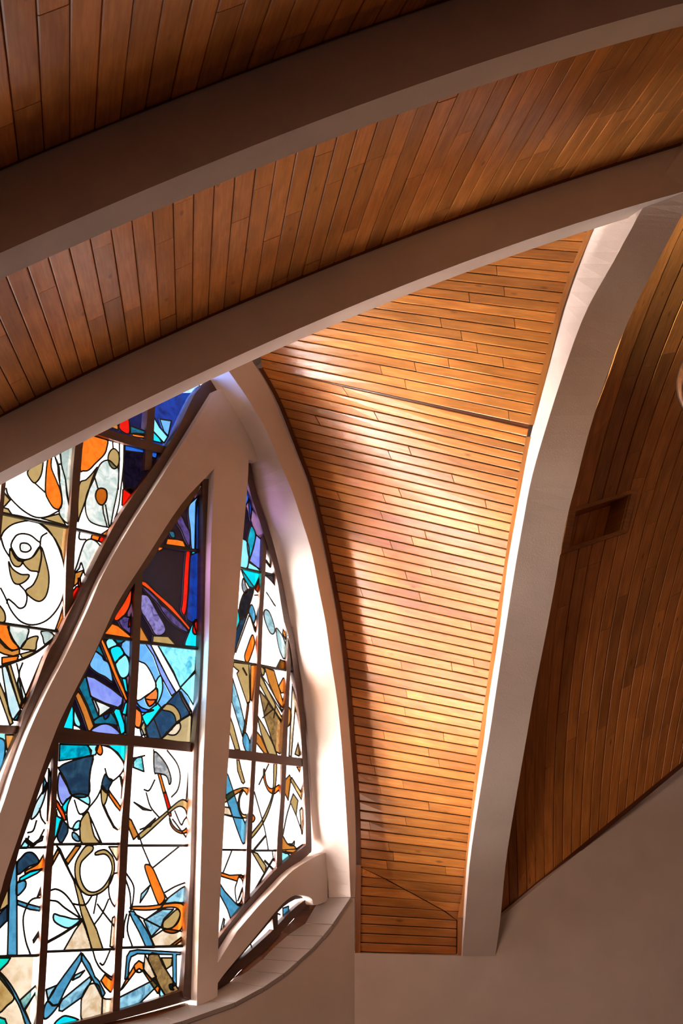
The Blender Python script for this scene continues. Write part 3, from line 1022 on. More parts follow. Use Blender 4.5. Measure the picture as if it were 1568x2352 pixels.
# frames: (window, name, rail a, rail b, front offset, depth)
FR = [
    # window 1
    (1, 'window_frame', [(488, 868), (450, 900), (398, 1003), (313, 1128), (265, 1201), (208, 1313), (176, 1376), (157, 1410),
                         (132, 1464), (109, 1502), (71, 1604), (58, 1630), (43, 1683), (25, 1727), (2, 1790), (-50, 1950)],
     [(512, 876), (500, 905), (425, 1025), (350, 1150), (300, 1225), (245, 1315), (215, 1376), (195, 1420),
      (165, 1490), (140, 1540), (105, 1604), (90, 1640), (70, 1690), (48, 1750), (20, 1820), (-30, 1980)], 0.07, 0.11),
    (1, 'mullion', [(190, 930), (174, 1016), (167, 1089), (160, 1201), (153, 1265), (148, 1440)],
     [(206, 930), (191, 1016), (185, 1089), (177, 1201), (172, 1265), (166, 1440)], 0.04, 0.08),
    (1, 'mullion', [(348, 860), (340, 930), (336, 994), (332, 1080)], [(364, 860), (357, 930), (352, 994), (348, 1080)], 0.04, 0.08),
    (1, 'mullion', [(8, 1040), (4, 1105), (-6, 1220), (-14, 1320)], [(20, 1040), (14, 1105), (3, 1220), (-6, 1320)], 0.04, 0.08),
    (1, 'transom', [(160, 960), (242, 984), (338, 1013), (400, 1031)], [(160, 978), (220, 997), (332, 1032), (400, 1046)], 0.042, 0.08),
    (1, 'transom', [(-230, 1660), (0, 1665), (60, 1668)], [(-230, 1680), (0, 1684), (60, 1687)], 0.042, 0.08),
    (1, 'saddle_bar', [(-20, 1168), (6, 1175), (160, 1208)], [(-20, 1174), (6, 1181), (160, 1214)], 0.03, 0.03),
    (1, 'saddle_bar', [(176, 1212), (246, 1229)], [(176, 1218), (246, 1235)], 0.03, 0.03),
    (1, 'saddle_bar', [(-20, 1424), (0, 1427), (140, 1448)], [(-20, 1430), (0, 1433), (140, 1454)], 0.03, 0.03),
    # window 2
    (2, 'window_frame', [(455, 1128), (412, 1190), (372, 1248), (345, 1292), (299, 1354), (264, 1418), (236, 1466), (205, 1530),
                         (174, 1600), (146, 1673), (122, 1735), (102, 1785), (69, 1880), (47, 1943), (21, 2037), (0, 2091), (-50, 2250)],
     [(470, 1085), (405, 1150), (350, 1225), (320, 1285), (285, 1335), (240, 1410), (220, 1455), (190, 1520),
      (155, 1600), (125, 1673), (105, 1725), (85, 1785), (52, 1880), (30, 1943), (2, 2037), (-20, 2091), (-70, 2250)], 0.05, 0.10),
    (2, 'window_frame', [(465, 1100), (465, 1262), (461, 1489), (453, 1644), (445, 1726), (441, 1847), (438, 1939), (436, 2022), (427, 2169), (420, 2290)],
     [(500, 1100), (496, 1262), (488, 1489), (482, 1644), (476, 1726), (470, 1847), (466, 1939), (464, 2022), (458, 2169), (452, 2300)], 0.07, 0.11),
    (2, 'window_frame', [(440, 2266), (413, 2277), (274, 2321), (189, 2344), (86, 2366), (-40, 2390)],
     [(460, 2290), (440, 2296), (273, 2343), (172, 2366), (86, 2386), (-40, 2412)], 0.052, 0.10),
    (2, 'mullion', [(314, 1270), (309, 1357), (301, 1547), (290, 1765), (278, 1900), (273, 2022), (265, 2180), (258, 2340)],
     [(330, 1270), (326, 1357), (318, 1547), (304, 1765), (296, 1900), (290, 2022), (281, 2180), (274, 2340)], 0.04, 0.08),
    (2, 'mullion', [(127, 1660), (125, 1706), (115, 1885), (102, 1993), (93, 2166), (80, 2390)],
     [(140, 1660), (135, 1706), (128, 1885), (120, 1993), (110, 2166), (97, 2390)], 0.04, 0.08),
    (2, 'transom', [(120, 1671), (144, 1673), (293, 1689), (460, 1708)], [(120, 1704), (138, 1707), (287, 1712), (460, 1729)], 0.045, 0.09),
    (2, 'saddle_bar', [(330, 1245), (366, 1250), (462, 1263)], [(330, 1250), (366, 1256), (462, 1269)], 0.03, 0.03),
    (2, 'saddle_bar', [(222, 1459), (305, 1467)], [(222, 1464), (305, 1472)], 0.03, 0.03),
    (2, 'saddle_bar', [(315, 1472), (456, 1488)], [(315, 1477), (456, 1493)], 0.03, 0.03),
    (2, 'saddle_bar', [(36, 1945), (108, 1943)], [(36, 1950), (108, 1949)], 0.03, 0.03),
    (2, 'saddle_bar', [(122, 1936), (278, 1935)], [(122, 1942), (278, 1941)], 0.03, 0.03),
    (2, 'saddle_bar', [(292, 1939), (434, 1939)], [(292, 1945), (434, 1945)], 0.03, 0.03),
    (2, 'saddle_bar', [(-40, 2195), (95, 2191)], [(-40, 2201), (95, 2197)], 0.03, 0.03),
    (2, 'saddle_bar', [(108, 2183), (266, 2177)], [(108, 2189), (266, 2183)], 0.03, 0.03),
    (2, 'saddle_bar', [(280, 2174), (422, 2170)], [(280, 2180), (422, 2176)], 0.03, 0.03),
    # window 3
    (3, 'window_frame', [(562, 1060), (574, 1130), (603, 1218), (633, 1318), (652, 1428), (664, 1467), (678, 1570), (688, 1649),
                         (694, 1740), (696, 1787), (701, 1861), (702, 1938)],
     [(572, 1050), (592, 1140), (620, 1222), (645, 1318), (665, 1420), (675, 1467), (692, 1570), (700, 1649),
      (706, 1740), (709, 1787), (713, 1861), (716, 1955)], 0.05, 0.10),
    (3, 'window_frame', [(706, 1938), (647, 1985), (619, 2012), (573, 2065), (535, 2112), (503, 2153), (470, 2200)],
     [(716, 1957), (672, 1992), (636, 2024), (595, 2072), (550, 2127), (505, 2188), (480, 2225)], 0.05, 0.10),
    (3, 'mullion', [(604, 1215), (600, 1326), (594, 1411), (590, 1539), (584, 1600), (579, 1713), (575, 1798), (568, 1904), (565, 2000), (560, 2085)],
     [(614, 1215), (609, 1326), (604, 1411), (599, 1539), (595, 1600), (589, 1713), (585, 1798), (579, 1904), (576, 2000), (573, 2085)], 0.04, 0.08),
    (3, 'mullion', [(662, 1440), (659, 1521), (655, 1606), (649, 1691), (647, 1776), (644, 1840), (637, 1925), (635, 2010)],
     [(671, 1440), (668, 1521), (664, 1606), (660, 1691), (657, 1776), (654, 1840), (649, 1925), (647, 2005)], 0.04, 0.08),
    (3, 'transom', [(500, 1717), (578, 1726), (650, 1736), (705, 1743)], [(500, 1738), (577, 1747), (650, 1756), (705, 1762)], 0.045, 0.09),
    (3, 'saddle_bar', [(545, 1299), (602, 1314)], [(545, 1303), (602, 1318)], 0.03, 0.03),
    (3, 'saddle_bar', [(606, 1312), (634, 1319)], [(606, 1317), (634, 1323)], 0.03, 0.03),
    (3, 'saddle_bar', [(530, 1513), (592, 1525)], [(530, 1517), (592, 1529)], 0.03, 0.03),
    (3, 'saddle_bar', [(597, 1525), (672, 1540)], [(597, 1530), (672, 1545)], 0.03, 0.03),
    (3, 'saddle_bar', [(500, 1949), (568, 1950)], [(500, 1954), (568, 1955)], 0.03, 0.03),
    (3, 'saddle_bar', [(578, 1951), (640, 1951)], [(578, 1956), (640, 1956)], 0.03, 0.03),
    # window 4
    (4, 'window_frame', [(500, 2262), (560, 2188), (606, 2134), (642, 2091), (664, 2073), (684, 2064), (710, 2064)],
     [(478, 2262), (545, 2178), (596, 2120), (634, 2076), (660, 2055), (690, 2044), (716, 2048)], 0.04, 0.08),
    (4, 'window_frame', [(495, 2262), (540, 2214), (565, 2193), (591, 2169), (628, 2135), (671, 2090), (704, 2064)],
     [(498, 2288), (535, 2248), (553, 2228), (605, 2185), (650, 2138), (692, 2092), (740, 2062)], 0.05, 0.10),
    (4, 'mullion', [(625, 2100), (628, 2140)], [(638, 2088), (638, 2128)], 0.05, 0.08),
]
for wk, nm, ra, rb, off, dep in FR:
    vs, fs = strip(ra, rb, off, dep)
    uv = [(p.x * 0.3, p.z * 0.3) for p in vs]
    o = link(nm, vs, fs, LEAD if nm == 'saddle_bar' else FRAME, None, uv)
    under(o, wins[wk])

# plaster tracery: leaning leg, upright post and the low arched band, one body
cm = lambda pts: [(p.x, p.y) for p in catmull([(x, y, 0) for x, y in pts], 4)]
leg_l = cm([(-420, 2900), (-300, 2600), (-190, 2350), (-95, 2115), (0, 1867), (28, 1783), (64, 1686), (107, 1591), (153, 1502), (201, 1400), (236, 1320),
            (297, 1212), (364, 1107), (421, 1015), (493, 898)])
post_r = [(545, 880), (615, 1000), (600, 1060)] + cm([(571, 1056), (568, 1114), (554, 1284), (544, 1433), (536, 1528), (526, 1721), (517, 1840),
                                          (510, 1968), (506, 2043), (502, 2144), (500, 2211)])
band_t = cm([(545, 2138), (591, 2084), (631, 2041), (674, 1998), (728, 1966), (752, 1958)])
band_b = cm([(752, 2070), (722, 2079), (716, 2065), (703, 2058), (680, 2056), (660, 2066), (637, 2089), (602, 2132), (559, 2184),
             (516, 2236), (500, 2258)])
post_l = [(499, 2290), (452, 2312)] + cm([(452, 2287), (459, 2043), (463, 1900), (466, 1765), (474, 1600), (480, 1450), (484, 1262), (492, 1076)])
leg_r = cm([(492, 1076), (415, 1160), (335, 1283), (274, 1378), (245, 1438), (217, 1500), (179, 1573), (143, 1645), (128, 1680),
            (102, 1750), (67, 1850), (40, 1930), (12, 2011), (-12, 2090), (-110, 2350), (-210, 2600), (-330, 2900)])[1:]
vs, fs = solid(leg_l + post_r + band_t + band_b + post_l + leg_r, OM, 0.16)
tag(link('window_tracery', vs, fs, PLASTER), 'pale plaster tracery of leaning leg, upright post and low arched band between the windows', 'tracery', 'structure')

# ------------------------------------------------------------------ the window wall goes on to the left, out of the picture
def E(e, z, off=0.0):
    p = WP + WE * e + WN * off
    return V((p.x, p.y, z))


def eslab(pts, off, depth):
    f = [E(e, z, off) for e, z in pts]
    return prism(f, [p - WN * depth for p in f])


def ez(u, v):
    p = G(u, v)
    return ((p - WP).dot(WE), p.z)


eL = -2.85
top = [ez(-60, 1078), ez(130, 1015), ez(290, 948), ez(420, 884), ez(470, 880), ez(540, 880), ez(640, 800)]
e1_ = ez(-58, 1100)[0]
e5_ = top[0][0]
W5 = (-6.6, -2.9, 4.3, 8.3)
vs, fs = merge([eslab([(eL, 9.1), (e5_, 9.1)] + top[1:] + [(top[-1][0], 14), (eL, 14)], 0.0, 0.3),
                eslab([(eL, 0), (eL, 14), (W5[1], 14), (W5[1], 0)], 0.1, 0.4), eslab([(eL, 0), (e1_, 0), (e1_, 3.62), (eL, 3.62)], 0.0, 0.3),
                eslab([(W5[0], 0), (W5[1], 0), (W5[1], W5[2]), (W5[0], W5[2])], 0.1, 0.4),
                eslab([(W5[0], W5[3]), (W5[1], W5[3]), (W5[1], 14), (W5[0], 14)], 0.1, 0.4),
                eslab([(-45, 0), (W5[0], 0), (W5[0], 14), (-45, 14)], 0.1, 0.4)])
tag(link('wall_left', vs, fs, PLASTER), 'plaster wall around and above the stained glass, running on to the left', 'wall', 'structure')
e1_ = ez(-58, 1100)[0]
for j, k in enumerate(['w', 'lw', 'w', 'tw', 'w', 'w']):
    e0, e1 = (eL, (eL + e1_) / 2) if j % 2 else ((eL + e1_) / 2, ez(16, 1100)[0])
    z0 = 3.6 + (j // 2) * 1.85
    vs, fs = eslab([(e0, z0), (e1, z0), (e1, z0 + 1.84), (e0, z0 + 1.84)], -0.014, 0.012)
    under(link('pane', vs, fs, gmat(k)), wins[1])
for e0 in (eL + 0.03, (eL + e1_) / 2, e1_):
    vs, fs = eslab([(e0 - .035, 3.5), (e0 + .035, 3.5), (e0 + .035, 9.2), (e0 - .035, 9.2)], 0.04, 0.08)
    under(link('mullion', vs, fs, FRAME, None, [(p.x, p.z) for p in vs]), wins[1])
vs, fs = prism([E(-11, 0, -0.3), E(-11, 0, 26), E(-11, 16, 26), E(-11, 16, -0.3)], [E(-11.4, 0, -0.3), E(-11.4, 0, 26), E(-11.4, 16, 26), E(-11.4, 16, -0.3)])  # unseen wall added to keep stray sun out of the nave
tag(link('rear_sun_blocker', vs, fs, PLASTER), 'unseen rear plaster wall behind the gallery, added to block stray sun', 'wall', 'structure')
w5 = empty('window_5', E(-4.7, 6.3))  # out-of-view glowing panes added as fill from the left
tag(w5, 'further glowing window of the same wall, added left of the picture as soft fill', 'window', 'structure')
cols = ['fw', 't', 'fw', 'fw', 'lc', 'fw', 't', 'fw', 'o', 'fw', 'fw', 'fw']
for i in range(4):
    for j in range(3):
        e0, e1 = [W5[0] + (W5[1] - W5[0]) * (i + k) / 4 for k in (0, 1)]
        z0, z1 = [W5[2] + (W5[3] - W5[2]) * (j + k) / 3 for k in (0, 1)]
        vs, fs = eslab([(e0, z0), (e1, z0), (e1, z1), (e0, z1)], 0.0, 0.012)
        under(link('pane', vs, fs, gmat(cols[(i * 3 + j) % 12], 'glow')), w5)
for k in range(5):
    e0 = W5[0] + (W5[1] - W5[0]) * k / 4
    vs, fs = eslab([(e0 - .04, W5[2]), (e0 + .04, W5[2]), (e0 + .04, W5[3]), (e0 - .04, W5[3])], 0.04, 0.08)
    under(link('mullion', vs, fs, FRAME, None, [(p.x, p.z) for p in vs]), w5)
for k in range(4):
    z0 = W5[2] + (W5[3] - W5[2]) * k / 3
    vs, fs = eslab([(W5[0], z0 - .04), (W5[1], z0 - .04), (W5[1], z0 + .04), (W5[0], z0 + .04)], 0.045, 0.08)
    under(link('transom', vs, fs, FRAME, None, [(p.x, p.z) for p in vs]), w5)

# ------------------------------------------------------------------ outer arch of the window bay
inn = catmull([(x, y, 0) for x, y in [(400, 760), (450, 835), (492, 901), (548, 1001), (571, 1060), (599, 1169), (629, 1254), (650, 1348),
      (667, 1433), (682, 1539), (693, 1594), (703, 1691), (710, 1798), (716, 1883), (722, 1965), (735, 2062)]])
fro = catmull([(x, y, 0) for x, y in [(440, 735), (490, 800), (524, 851), (569, 916), (611, 988), (643, 1063), (671, 1129), (696, 1205),
      (716, 1270), (733, 1358), (748, 1433), (760, 1518), (773, 1600), (782, 1685), (789, 1775), (798, 1916), (805, 2061)]])
out = catmull([(x, y, 0) for x, y in [(500, 725), (545, 785), (576, 826), (605, 869), (633, 925), (660, 993), (688, 1063), (706, 1110), (734, 1222),
      (757, 1330), (770, 1400), (780, 1464), (794, 1586), (803, 1690), (809, 1765), (815, 1863), (817, 1986), (815, 2061)]])
n = 50
R1 = [G(p.x, p.y, 0.02) for p in resample(inn, n)]
R2 = [G(p.x, p.y, OF) for p in resample(fro, n)]
R3 = [G(p.x, p.y, OF - 0.02) for p in resample(out, n)]
vs, fs = loft([[a, b, c, c - WN * 0.45, a - WN * 0.15] for a, b, c in zip(R1, R2, R3)])
tag(link('window_arch', vs, fs, PLASTER), 'pointed plaster arch with a brightly lit deep reveal right of the windows', 'arch', 'structure')

# sill of stone tiles
sb = [(735, 2062), (700, 2121), (660, 2148), (628, 2176), (602, 2203), (568, 2230), (530, 2254), (455, 2300), (357, 2334), (200, 2366), (20, 2396), (-150, 2420)]
sf = [(805, 2061), (763, 2123), (741, 2150), (714, 2180), (683, 2208), (651, 2236), (605, 2267), (540, 2302), (419, 2345), (290, 2380), (130, 2412), (-60, 2440)]
sill = empty('window_sill', G(600, 2220, 0.2))
tag(sill, 'curved window sill of pale square tiles below the stained glass', 'sill', 'structure')
B_ = [G(x, y, 0.04) for x, y in sb]
F_ = [G(x, y, OF + 0.012) for x, y in sf]
for i in range(len(sb) - 1):
    b0, b1, f0, f1 = B_[i], B_[i + 1], F_[i], F_[i + 1]
    e = 0.004 / max(0.02, (f1 - f0).length)
    q = [b0.lerp(b1, e), f0.lerp(f1, e), f0.lerp(f1, 1 - e), b0.lerp(b1, 1 - e)]
    up = (q[1] - q[0]).cross(q[3] - q[0]).normalized()
    if up.z < 0:
        up = -up
    vs, fs = prism(q, [p - up * 0.03 for p in q])
    under(link('tile', vs, fs, STONE), sill)
# mortar bed and wall under the sill, in the plane of the arch front
edge = [(805, 2063), (763, 2126), (741, 2153), (714, 2183), (683, 2211), (651, 2239), (605, 2270), (540, 2305), (419, 2348), (290, 2383), (130, 2415), (-60, 2443), (-400, 2470)]
f = [G(x, y, OF) for x, y in edge + [(-400, 4300), (814, 4300), (814, 2063)]]
vs, fs = merge([prism(f, [p - WN * 0.5 for p in f]),
                solid([(752, 2066), (692, 2095), (650, 2141), (605, 2188), (553, 2231), (498, 2291), (440, 2299), (273, 2346), (-40, 2415),
                       (-400, 2490), (-400, 4300), (752, 4300)], 0.0, 0.2)])
o = link('wall_left', vs, fs, PLASTER)
tag(o, 'pale plaster wall below the curved tiled window sill', 'wall', 'structure')
# sloping wooden stool between frame and tiles
ra = [(738, 2060), (692, 2092), (650, 2138), (605, 2185), (553, 2228), (498, 2288), (455, 2298), (273, 2343), (172, 2366), (-40, 2412)]
A_ = [G(p.x, p.y, 0.02) for p in resample(catmull([(x, y, 0) for x, y in ra]), 30)]
C_ = [G(p.x, p.y, 0.045) for p in resample(catmull([(x, y, 0) for x, y in sb[:-1]]), 30)]
vs, fs = loft([[a, c, c - V((0, 0, .05)), a - V((0, 0, .05)) - WN * .02] for a, c in zip(A_, C_)])
under(link('sill_bead', vs, fs, BROWN_TRIM, None, [(p.x, p.z) for p in vs]), sill)

# ------------------------------------------------------------------ wall under the wooden bays (plane W) and right rib
PA = hit(814, 2189, WP + WN * OF, WN)
RIBROWS = [(300, 1490, 1600, 1720), (400, 1425, 1525, 1640), (487, 1385, 1470, 1572), (521, 1364, 1452, 1551), (609, 1330, 1404, 1506), (716, 1294, 1345, 1452),
           (848, 1258, 1296, 1398), (997, 1219, 1249, 1351), (1100, 1199, 1220, 1325), (1188, 1183, 1203, 1302), (1284, 1166, 1186, 1284),
           (1345, 1158, 1176, 1274), (1467, 1143, 1157, 1251), (1600, 1122, 1137, 1225), (1693, 1111, 1123, 1209), (1796, 1096, 1106, 1191),
           (1968, 1073, 1080, 1163), (2109, 1063, 1068, 1149), (2196, 1059, 1061, 1137)]
DW = [(300, 8.15), (487, 8.05), (985, 8.2), (1500, 9.0), (1900, 9.65), (2196, 10.25)]
dw = smooth_tab(DW)
PBW = at(1137, 2196, dw(2196) - 0.06)
WD = (PBW - PA)
WD.z = 0
WD.normalize()
WNW = V((WD.y, -WD.x, 0))
if WNW.dot(EYE - PA) < 0:
    WNW = -WNW


def W(u, v, off=0.0):
    return hit(u, v, PA + WNW * off, WNW)


f = [W(x, y) for x, y in [(814, 2189), (1059, 2196), (1137, 2196), (1150, 2106), (1568, 1760), (1950, 1443), (1950, 4300), (814, 4300)]]
vs, fs = prism(f, [p - WNW * 0.4 for p in f])
tag(link('wall_right', vs, fs, PLASTER), 'plain plaster wall below the wooden vault, rising to the right under a sloped edge', 'wall', 'structure')

rows = []
for k, i in enumerate(np.linspace(0, len(RIBROWS) - 1, 60)):
    y = float(np.interp(i, range(len(RIBROWS)), [r[0] for r in RIBROWS]))
    rows.append(y)


def ribx(y, c):
    p = catmull([(r[0], r[c], 0) for r in RIBROWS], 6)
    return float(np.interp(y, [q.x for q in p], [q.y for q in p]))


sec = []
for y in rows:
    d = dw(y)
    P0 = at(ribx(y, 1), y, d)
    P1 = at(ribx(y, 2), y, d - 0.22)
    P2 = at(ribx(y, 3), y, d - 0.06)
    P3 = at(ribx(y, 3) - 6, y, d + 1.1)
    P4 = at(ribx(y, 1) + 8, y, d + 0.35)
    sec.append([P0, P1, P2, P3, P4])
vs, fs = loft(sec)
tag(link('rib', vs, fs, PLASTER), 'broad curved plaster rib rising between the bright vault and dark panelled wall', 'rib', 'structure')

# ------------------------------------------------------------------ pine vault between window arch and rib
LEFT = [(593, 832), (618, 872), (646, 925), (673, 993), (700, 1063), (718, 1110), (746, 1222), (768, 1330), (781, 1400), (791, 1464), (805, 1586),
        (813, 1690), (819, 1765), (825, 1863), (827, 1986), (826, 2061), (825, 2189)]
RIGHT = [(400, 1410), (470, 1372), (524, 1351), (624, 1309), (713, 1279), (809, 1255), (982, 1213), (1119, 1187), (1253, 1165), (1406, 1143), (1502, 1129), (1636, 1110),
         (1733, 1096), (1877, 1081), (1951, 1072), (2038, 1064), (2109, 1051), (2195, 1050)]
lp = catmull([(x, y, 0) for x, y in LEFT], 6)
lx = lambda y: float(np.interp(y, [p.y for p in lp], [p.x for p in lp]))
rx = lambda y: interp(RIGHT, y)


def vl(y):
    return G(lx(y), y, OF - 0.06)


def vr(y):
    return at(rx(y), y, dw(y) + 0.015)


vault = []
NB = 61
rails = []
for i in range(NB + 1):
    t = i / NB
    yl = 846 + (2187 - 846) * t ** 0.985
    yr = 984 + (2194 - 984) * t
    rails.append((yl, yr, [vl(yl), vr(yr)]))
bk = []
for yl, yr, r in rails:
    dn = ((r[0] + r[1]) / 2 - EYE).normalized() * 0.05
    bk.append([r[0] + dn, r[1] + dn])
vs, fs = loft(bk, closed=False, caps=False)
vaulto = tag(link('wall_back', vs, fs, BACK), 'honey pine vault of narrow boards glowing between window arch and rib', 'vault', 'structure')


def diag_t(i):
    """where a board crosses the sloped crease above its foot, or None"""
    yl, yr, r = rails[i]
    lo = None
    for k in range(201):
        t = k / 200
        x = lx(yl) + (rx(yr) - lx(yl)) * t
        y = yl + (yr - yl) * t
        yd = interp([(827, 1995), (850, 2000), (1051, 2110)], x)
        if y < yd:
            return t
    return 2.0


for i in range(NB):
    ra, rb = rails[i][2], rails[i + 1][2]
    ta, tb = diag_t(i), diag_t(i + 1)
    g, th = 0.0045, 0.022
    if ta <= 0.0 and tb <= 0.0:
        cuts = [0.0]
        c = random.random()
        while True:
            c += 0.55 + random.random() * 0.7 if len(cuts) > 1 else 0
            if c > 0.94 or len(cuts) > (2 if i % 3 == 0 else 1):
                break
            if c > 0.08:
                cuts.append(c)
            else:
                break
        cuts.append(1.0)
        for a, b in zip(cuts, cuts[1:]):
            if b - a < 0.03:
                continue
            e = 0.0016
            plank(vaulto, ra, rb, (a + e * (a > 0), b - e * (b < 1)), (a + 0.012 * (a > 0) + e * (a > 0), b + (0.012 - e) * (b < 1)), g, th, PINE, 4,
                  off=random.uniform(-0.0015, 0.0015))
    else:
        a0_, b0_ = min(max(ta, 0), 1), min(max(tb, 0), 1)
        e = 0.011
        if a0_ > 0.02 or b0_ > 0.02:
            plank(vaulto, ra, rb, (0, max(a0_ - e, 0.001)), (0, max(b0_ - e, 0.001)), g, th, PINE, 4, off=0.004)
        if a0_ < 0.98 or b0_ < 0.98:
            plank(vaulto, ra, rb, (min(a0_ + e, .999), 1), (min(b0_ + e, .999), 1), g, th, PINE, 4)

# upper part of the vault, above the dark fold
NU = 24
up = []
L0 = math.hypot(vl(845).x, vl(845).y)
X0 = lx(845)
for i in range(NU + 1):
    t = i / NU
    yr = 976 - (976 - 415) * t
    sl = (976 - 845) / (rx(976) - X0) - 0.19 * t
    yl = yr - sl * (rx(yr) - 560)
    xl = 560 + (X0 - 560) * (1 - t)
    dl = L0 - 1.2 * t
    yl = yr - sl * (rx(yr) - xl)
    up.append([at(xl, yl, dl), vr(yr)])
bk = [[a + (a - EYE).normalized() * 0.05, b + (b - EYE).normalized() * 0.05] for a, b in up]
vs, fs = loft(bk, closed=False, caps=False)
upo = tag(link('ceiling', vs, fs, BACK), 'upper honey pine panel above the dark fold line of the vault', 'ceiling', 'structure')
for i in range(NU):
    c = random.uniform(0.35, 0.95)
    e = 0.001
    plank(upo, up[i], up[i + 1], (0, c - e), (0, c - 0.012 - e), 0.0035, 0.022, PINE, 4)
    plank(upo, up[i], up[i + 1], (c + e, 1), (c - 0.012 + e, 1), 0.0035, 0.022, PINE, 4)


def trim(name, ra, rb, back, thick, mat, label, proud=0.0):
    """bead following two 3-D rails, with thickness along the view-away vector"""
    s = []
    for a, b in zip(ra, rb):
        d = ((a + b) / 2 - EYE).normalized()
        a, b = a - d * proud, b - d * proud
        s.append([a, b, b + d * thick, a + d * thick])
    vs, fs = loft(s)
    uv = []
    for k in range(len(s)):
        uv += [(k * 0.1, 0), (k * 0.1, 0.03), (k * 0.1, 0.05), (k * 0.1, 0.07)]
    return tag(link(name, vs, fs, mat, None, uv), label, 'trim', 'structure')


ts = np.linspace(0, 1, 20)
trim('fold_shade_strip', [vl(845).lerp(vr(977), t) for t in ts], [vl(852).lerp(vr(985), t) for t in ts], 0, 0.03, BROWN_TRIM,  # brown colour stands in for the shade in the fold gap
     'dark brown strip across the vault standing in for the shadow gap at its fold', -0.015)
ys = np.linspace(846, 1986, 40)
trim('trim_1', [G(lx(y) - 9, y, OF - 0.055) for y in ys], [G(lx(y) + 1, y, OF - 0.055) for y in ys], 0, 0.03, BROWN_TRIM,
     'dark brown wooden bead where the vault boards meet the window arch', 0.012)
ys = np.linspace(1988, 2190, 8)
trim('trim_2', [G(lx(y) - 10, y, OF - 0.05) for y in ys], [G(lx(y) + 2, y, OF - 0.05) for y in ys], 0, 0.03, PINE_TRIM,
     'short upright pine bead at the left foot of the vault', 0.02)
ys = np.linspace(420, 976, 20)
trim('trim_3', [at(rx(y) - 1, y, dw(y)) for y in ys], [at(rx(y) + 12, y, dw(y)) for y in ys], 0, 0.02, PINE_TRIM,
     'upper pine bead between vault boards and curved rib', 0.012)
ys = np.linspace(1003, 2108, 40)
trim('trim_4', [at(rx(y) - 1, y, dw(y)) for y in ys], [at(rx(y) + 11, y, dw(y)) for y in ys], 0, 0.02, PINE_TRIM,
     'long pine bead down the right side of the vault beside the rib', 0.012)
ys = np.linspace(2110, 2196, 4)
trim('trim_5', [at(1050, y, dw(y)) for y in ys], [at(1060, y, dw(y)) for y in ys], 0, 0.02, PINE_TRIM,
     'short upright pine bead at the right foot of the vault', 0.012)

# ------------------------------------------------------------------ arches of the nave and the boarded bays
AW = hdir(-8)
AWX = V((AW.y, -AW.x, 0))


def polyfit(pts, deg=3):
    c = np.polyfit([p[0] for p in pts], [p[1] for p in pts], deg)
    return lambda x: float(np.polyval(c, x))


def extend(f, lo=0, hi=1568):
    def g(x):
        if x < lo:
            s = (f(lo + 60) - f(lo)) / 60
            return f(lo) + s * (x - lo)
        if x > hi:
            s = (f(hi) - f(hi - 60)) / 60
            return f(hi) + s * (x - hi) * 0.9
        return f(x)
    return g


T1 = extend(polyfit([(0, 397), (49, 372), (348, 254), (515, 187), (700, 118), (900, 47), (1045, 0)], 2), 0, 1100)
B1 = extend(polyfit([(0, 580), (250, 475), (446, 388), (700, 288), (900, 212), (1156, 128), (1326, 77), (1568, 6)], 3))
T2 = extend(polyfit([(0, 961), (153, 882), (298, 812), (432, 752), (600, 682), (900, 558), (1139, 473), (1369, 396), (1568, 334)], 3))
B2 = extend(polyfit([(0, 1083), (150, 1008), (277, 950), (399, 892), (500, 837), (596, 791), (688, 750), (800, 705), (915, 657), (1075, 600), (1100, 591),
                     (1267, 534), (1398, 493), (1568, 437)], 3))
D1, D2 = 4.37, 6.9
TH1, TH2 = 0.20, 0.19


def AP(u, v, d):
    return hit(u, v, EYE + AW * d, AW)


def arch(name, T, B, D, th, x0, label):
    s = []
    for x in np.linspace(x0, 2100, 90):
        t, b = AP(x, T(x), D), AP(x, B(x), D)
        s.append([t + V((0, 0, .03)), b, b + AW * th, t + AW * th + V((0, 0, .03))])
    vs, fs = loft(s)
    return tag(link(name, vs, fs, PLASTER), label, 'arch beam', 'structure')


arch('arch_beam', T1, B1, D1, TH1, -1500, 'nearest and highest curved plaster arch beam crossing the top of the nave')
arch('arch_beam', T2, B2, D2, TH2, -720, 'lower curved plaster arch beam passing in front of the windows and vault')


def vpdir(u, v):
    return ray(u, v).normalized()


def bay(name, T, D, vp, x0, step, length, label, width3=None):
    d = vpdir(*vp)
    xs = np.arange(x0, 2100, step)
    rl = []
    for x in xs:
        p = AP(x, T(x) - 6, D)
        rl.append([p + d * 0.12, p - d * length])
    bkk = []
    for r in rl:
        nrm = V((0, 0, 0.05))
        bkk.append([r[0] + nrm, r[1] + nrm])
    vs, fs = loft(bkk, closed=False, caps=False)
    co = tag(link(name, vs, fs, BACK), label, 'ceiling', 'structure')
    for i in range(len(rl) - 1):
        c = random.random() * 0.5 + 0.02
        cuts = [0.0]
        while c < 0.97:
            cuts.append(c)
            c += random.uniform(0.3, 0.8)
        cuts.append(1.0)
        if random.random() < 0.3:
            cuts = [0.0, 1.0]
        for a, b in zip(cuts, cuts[1:]):
            e = 0.0009
            plank(co, rl[i], rl[i + 1], (a + e, b - e), (a + e, b - e), 0.003, 0.022, PINE, 2, off=random.uniform(-0.002, 0.002))
    rails_a = [AP(x, T(x) + 1, D) - AW * 0.012 for x in np.linspace(x0, 2100, 80)]
    rails_b = [AP(x, T(x) - 11, D) - AW * 0.012 for x in np.linspace(x0, 2100, 80)]
    return rails_a, rails_b


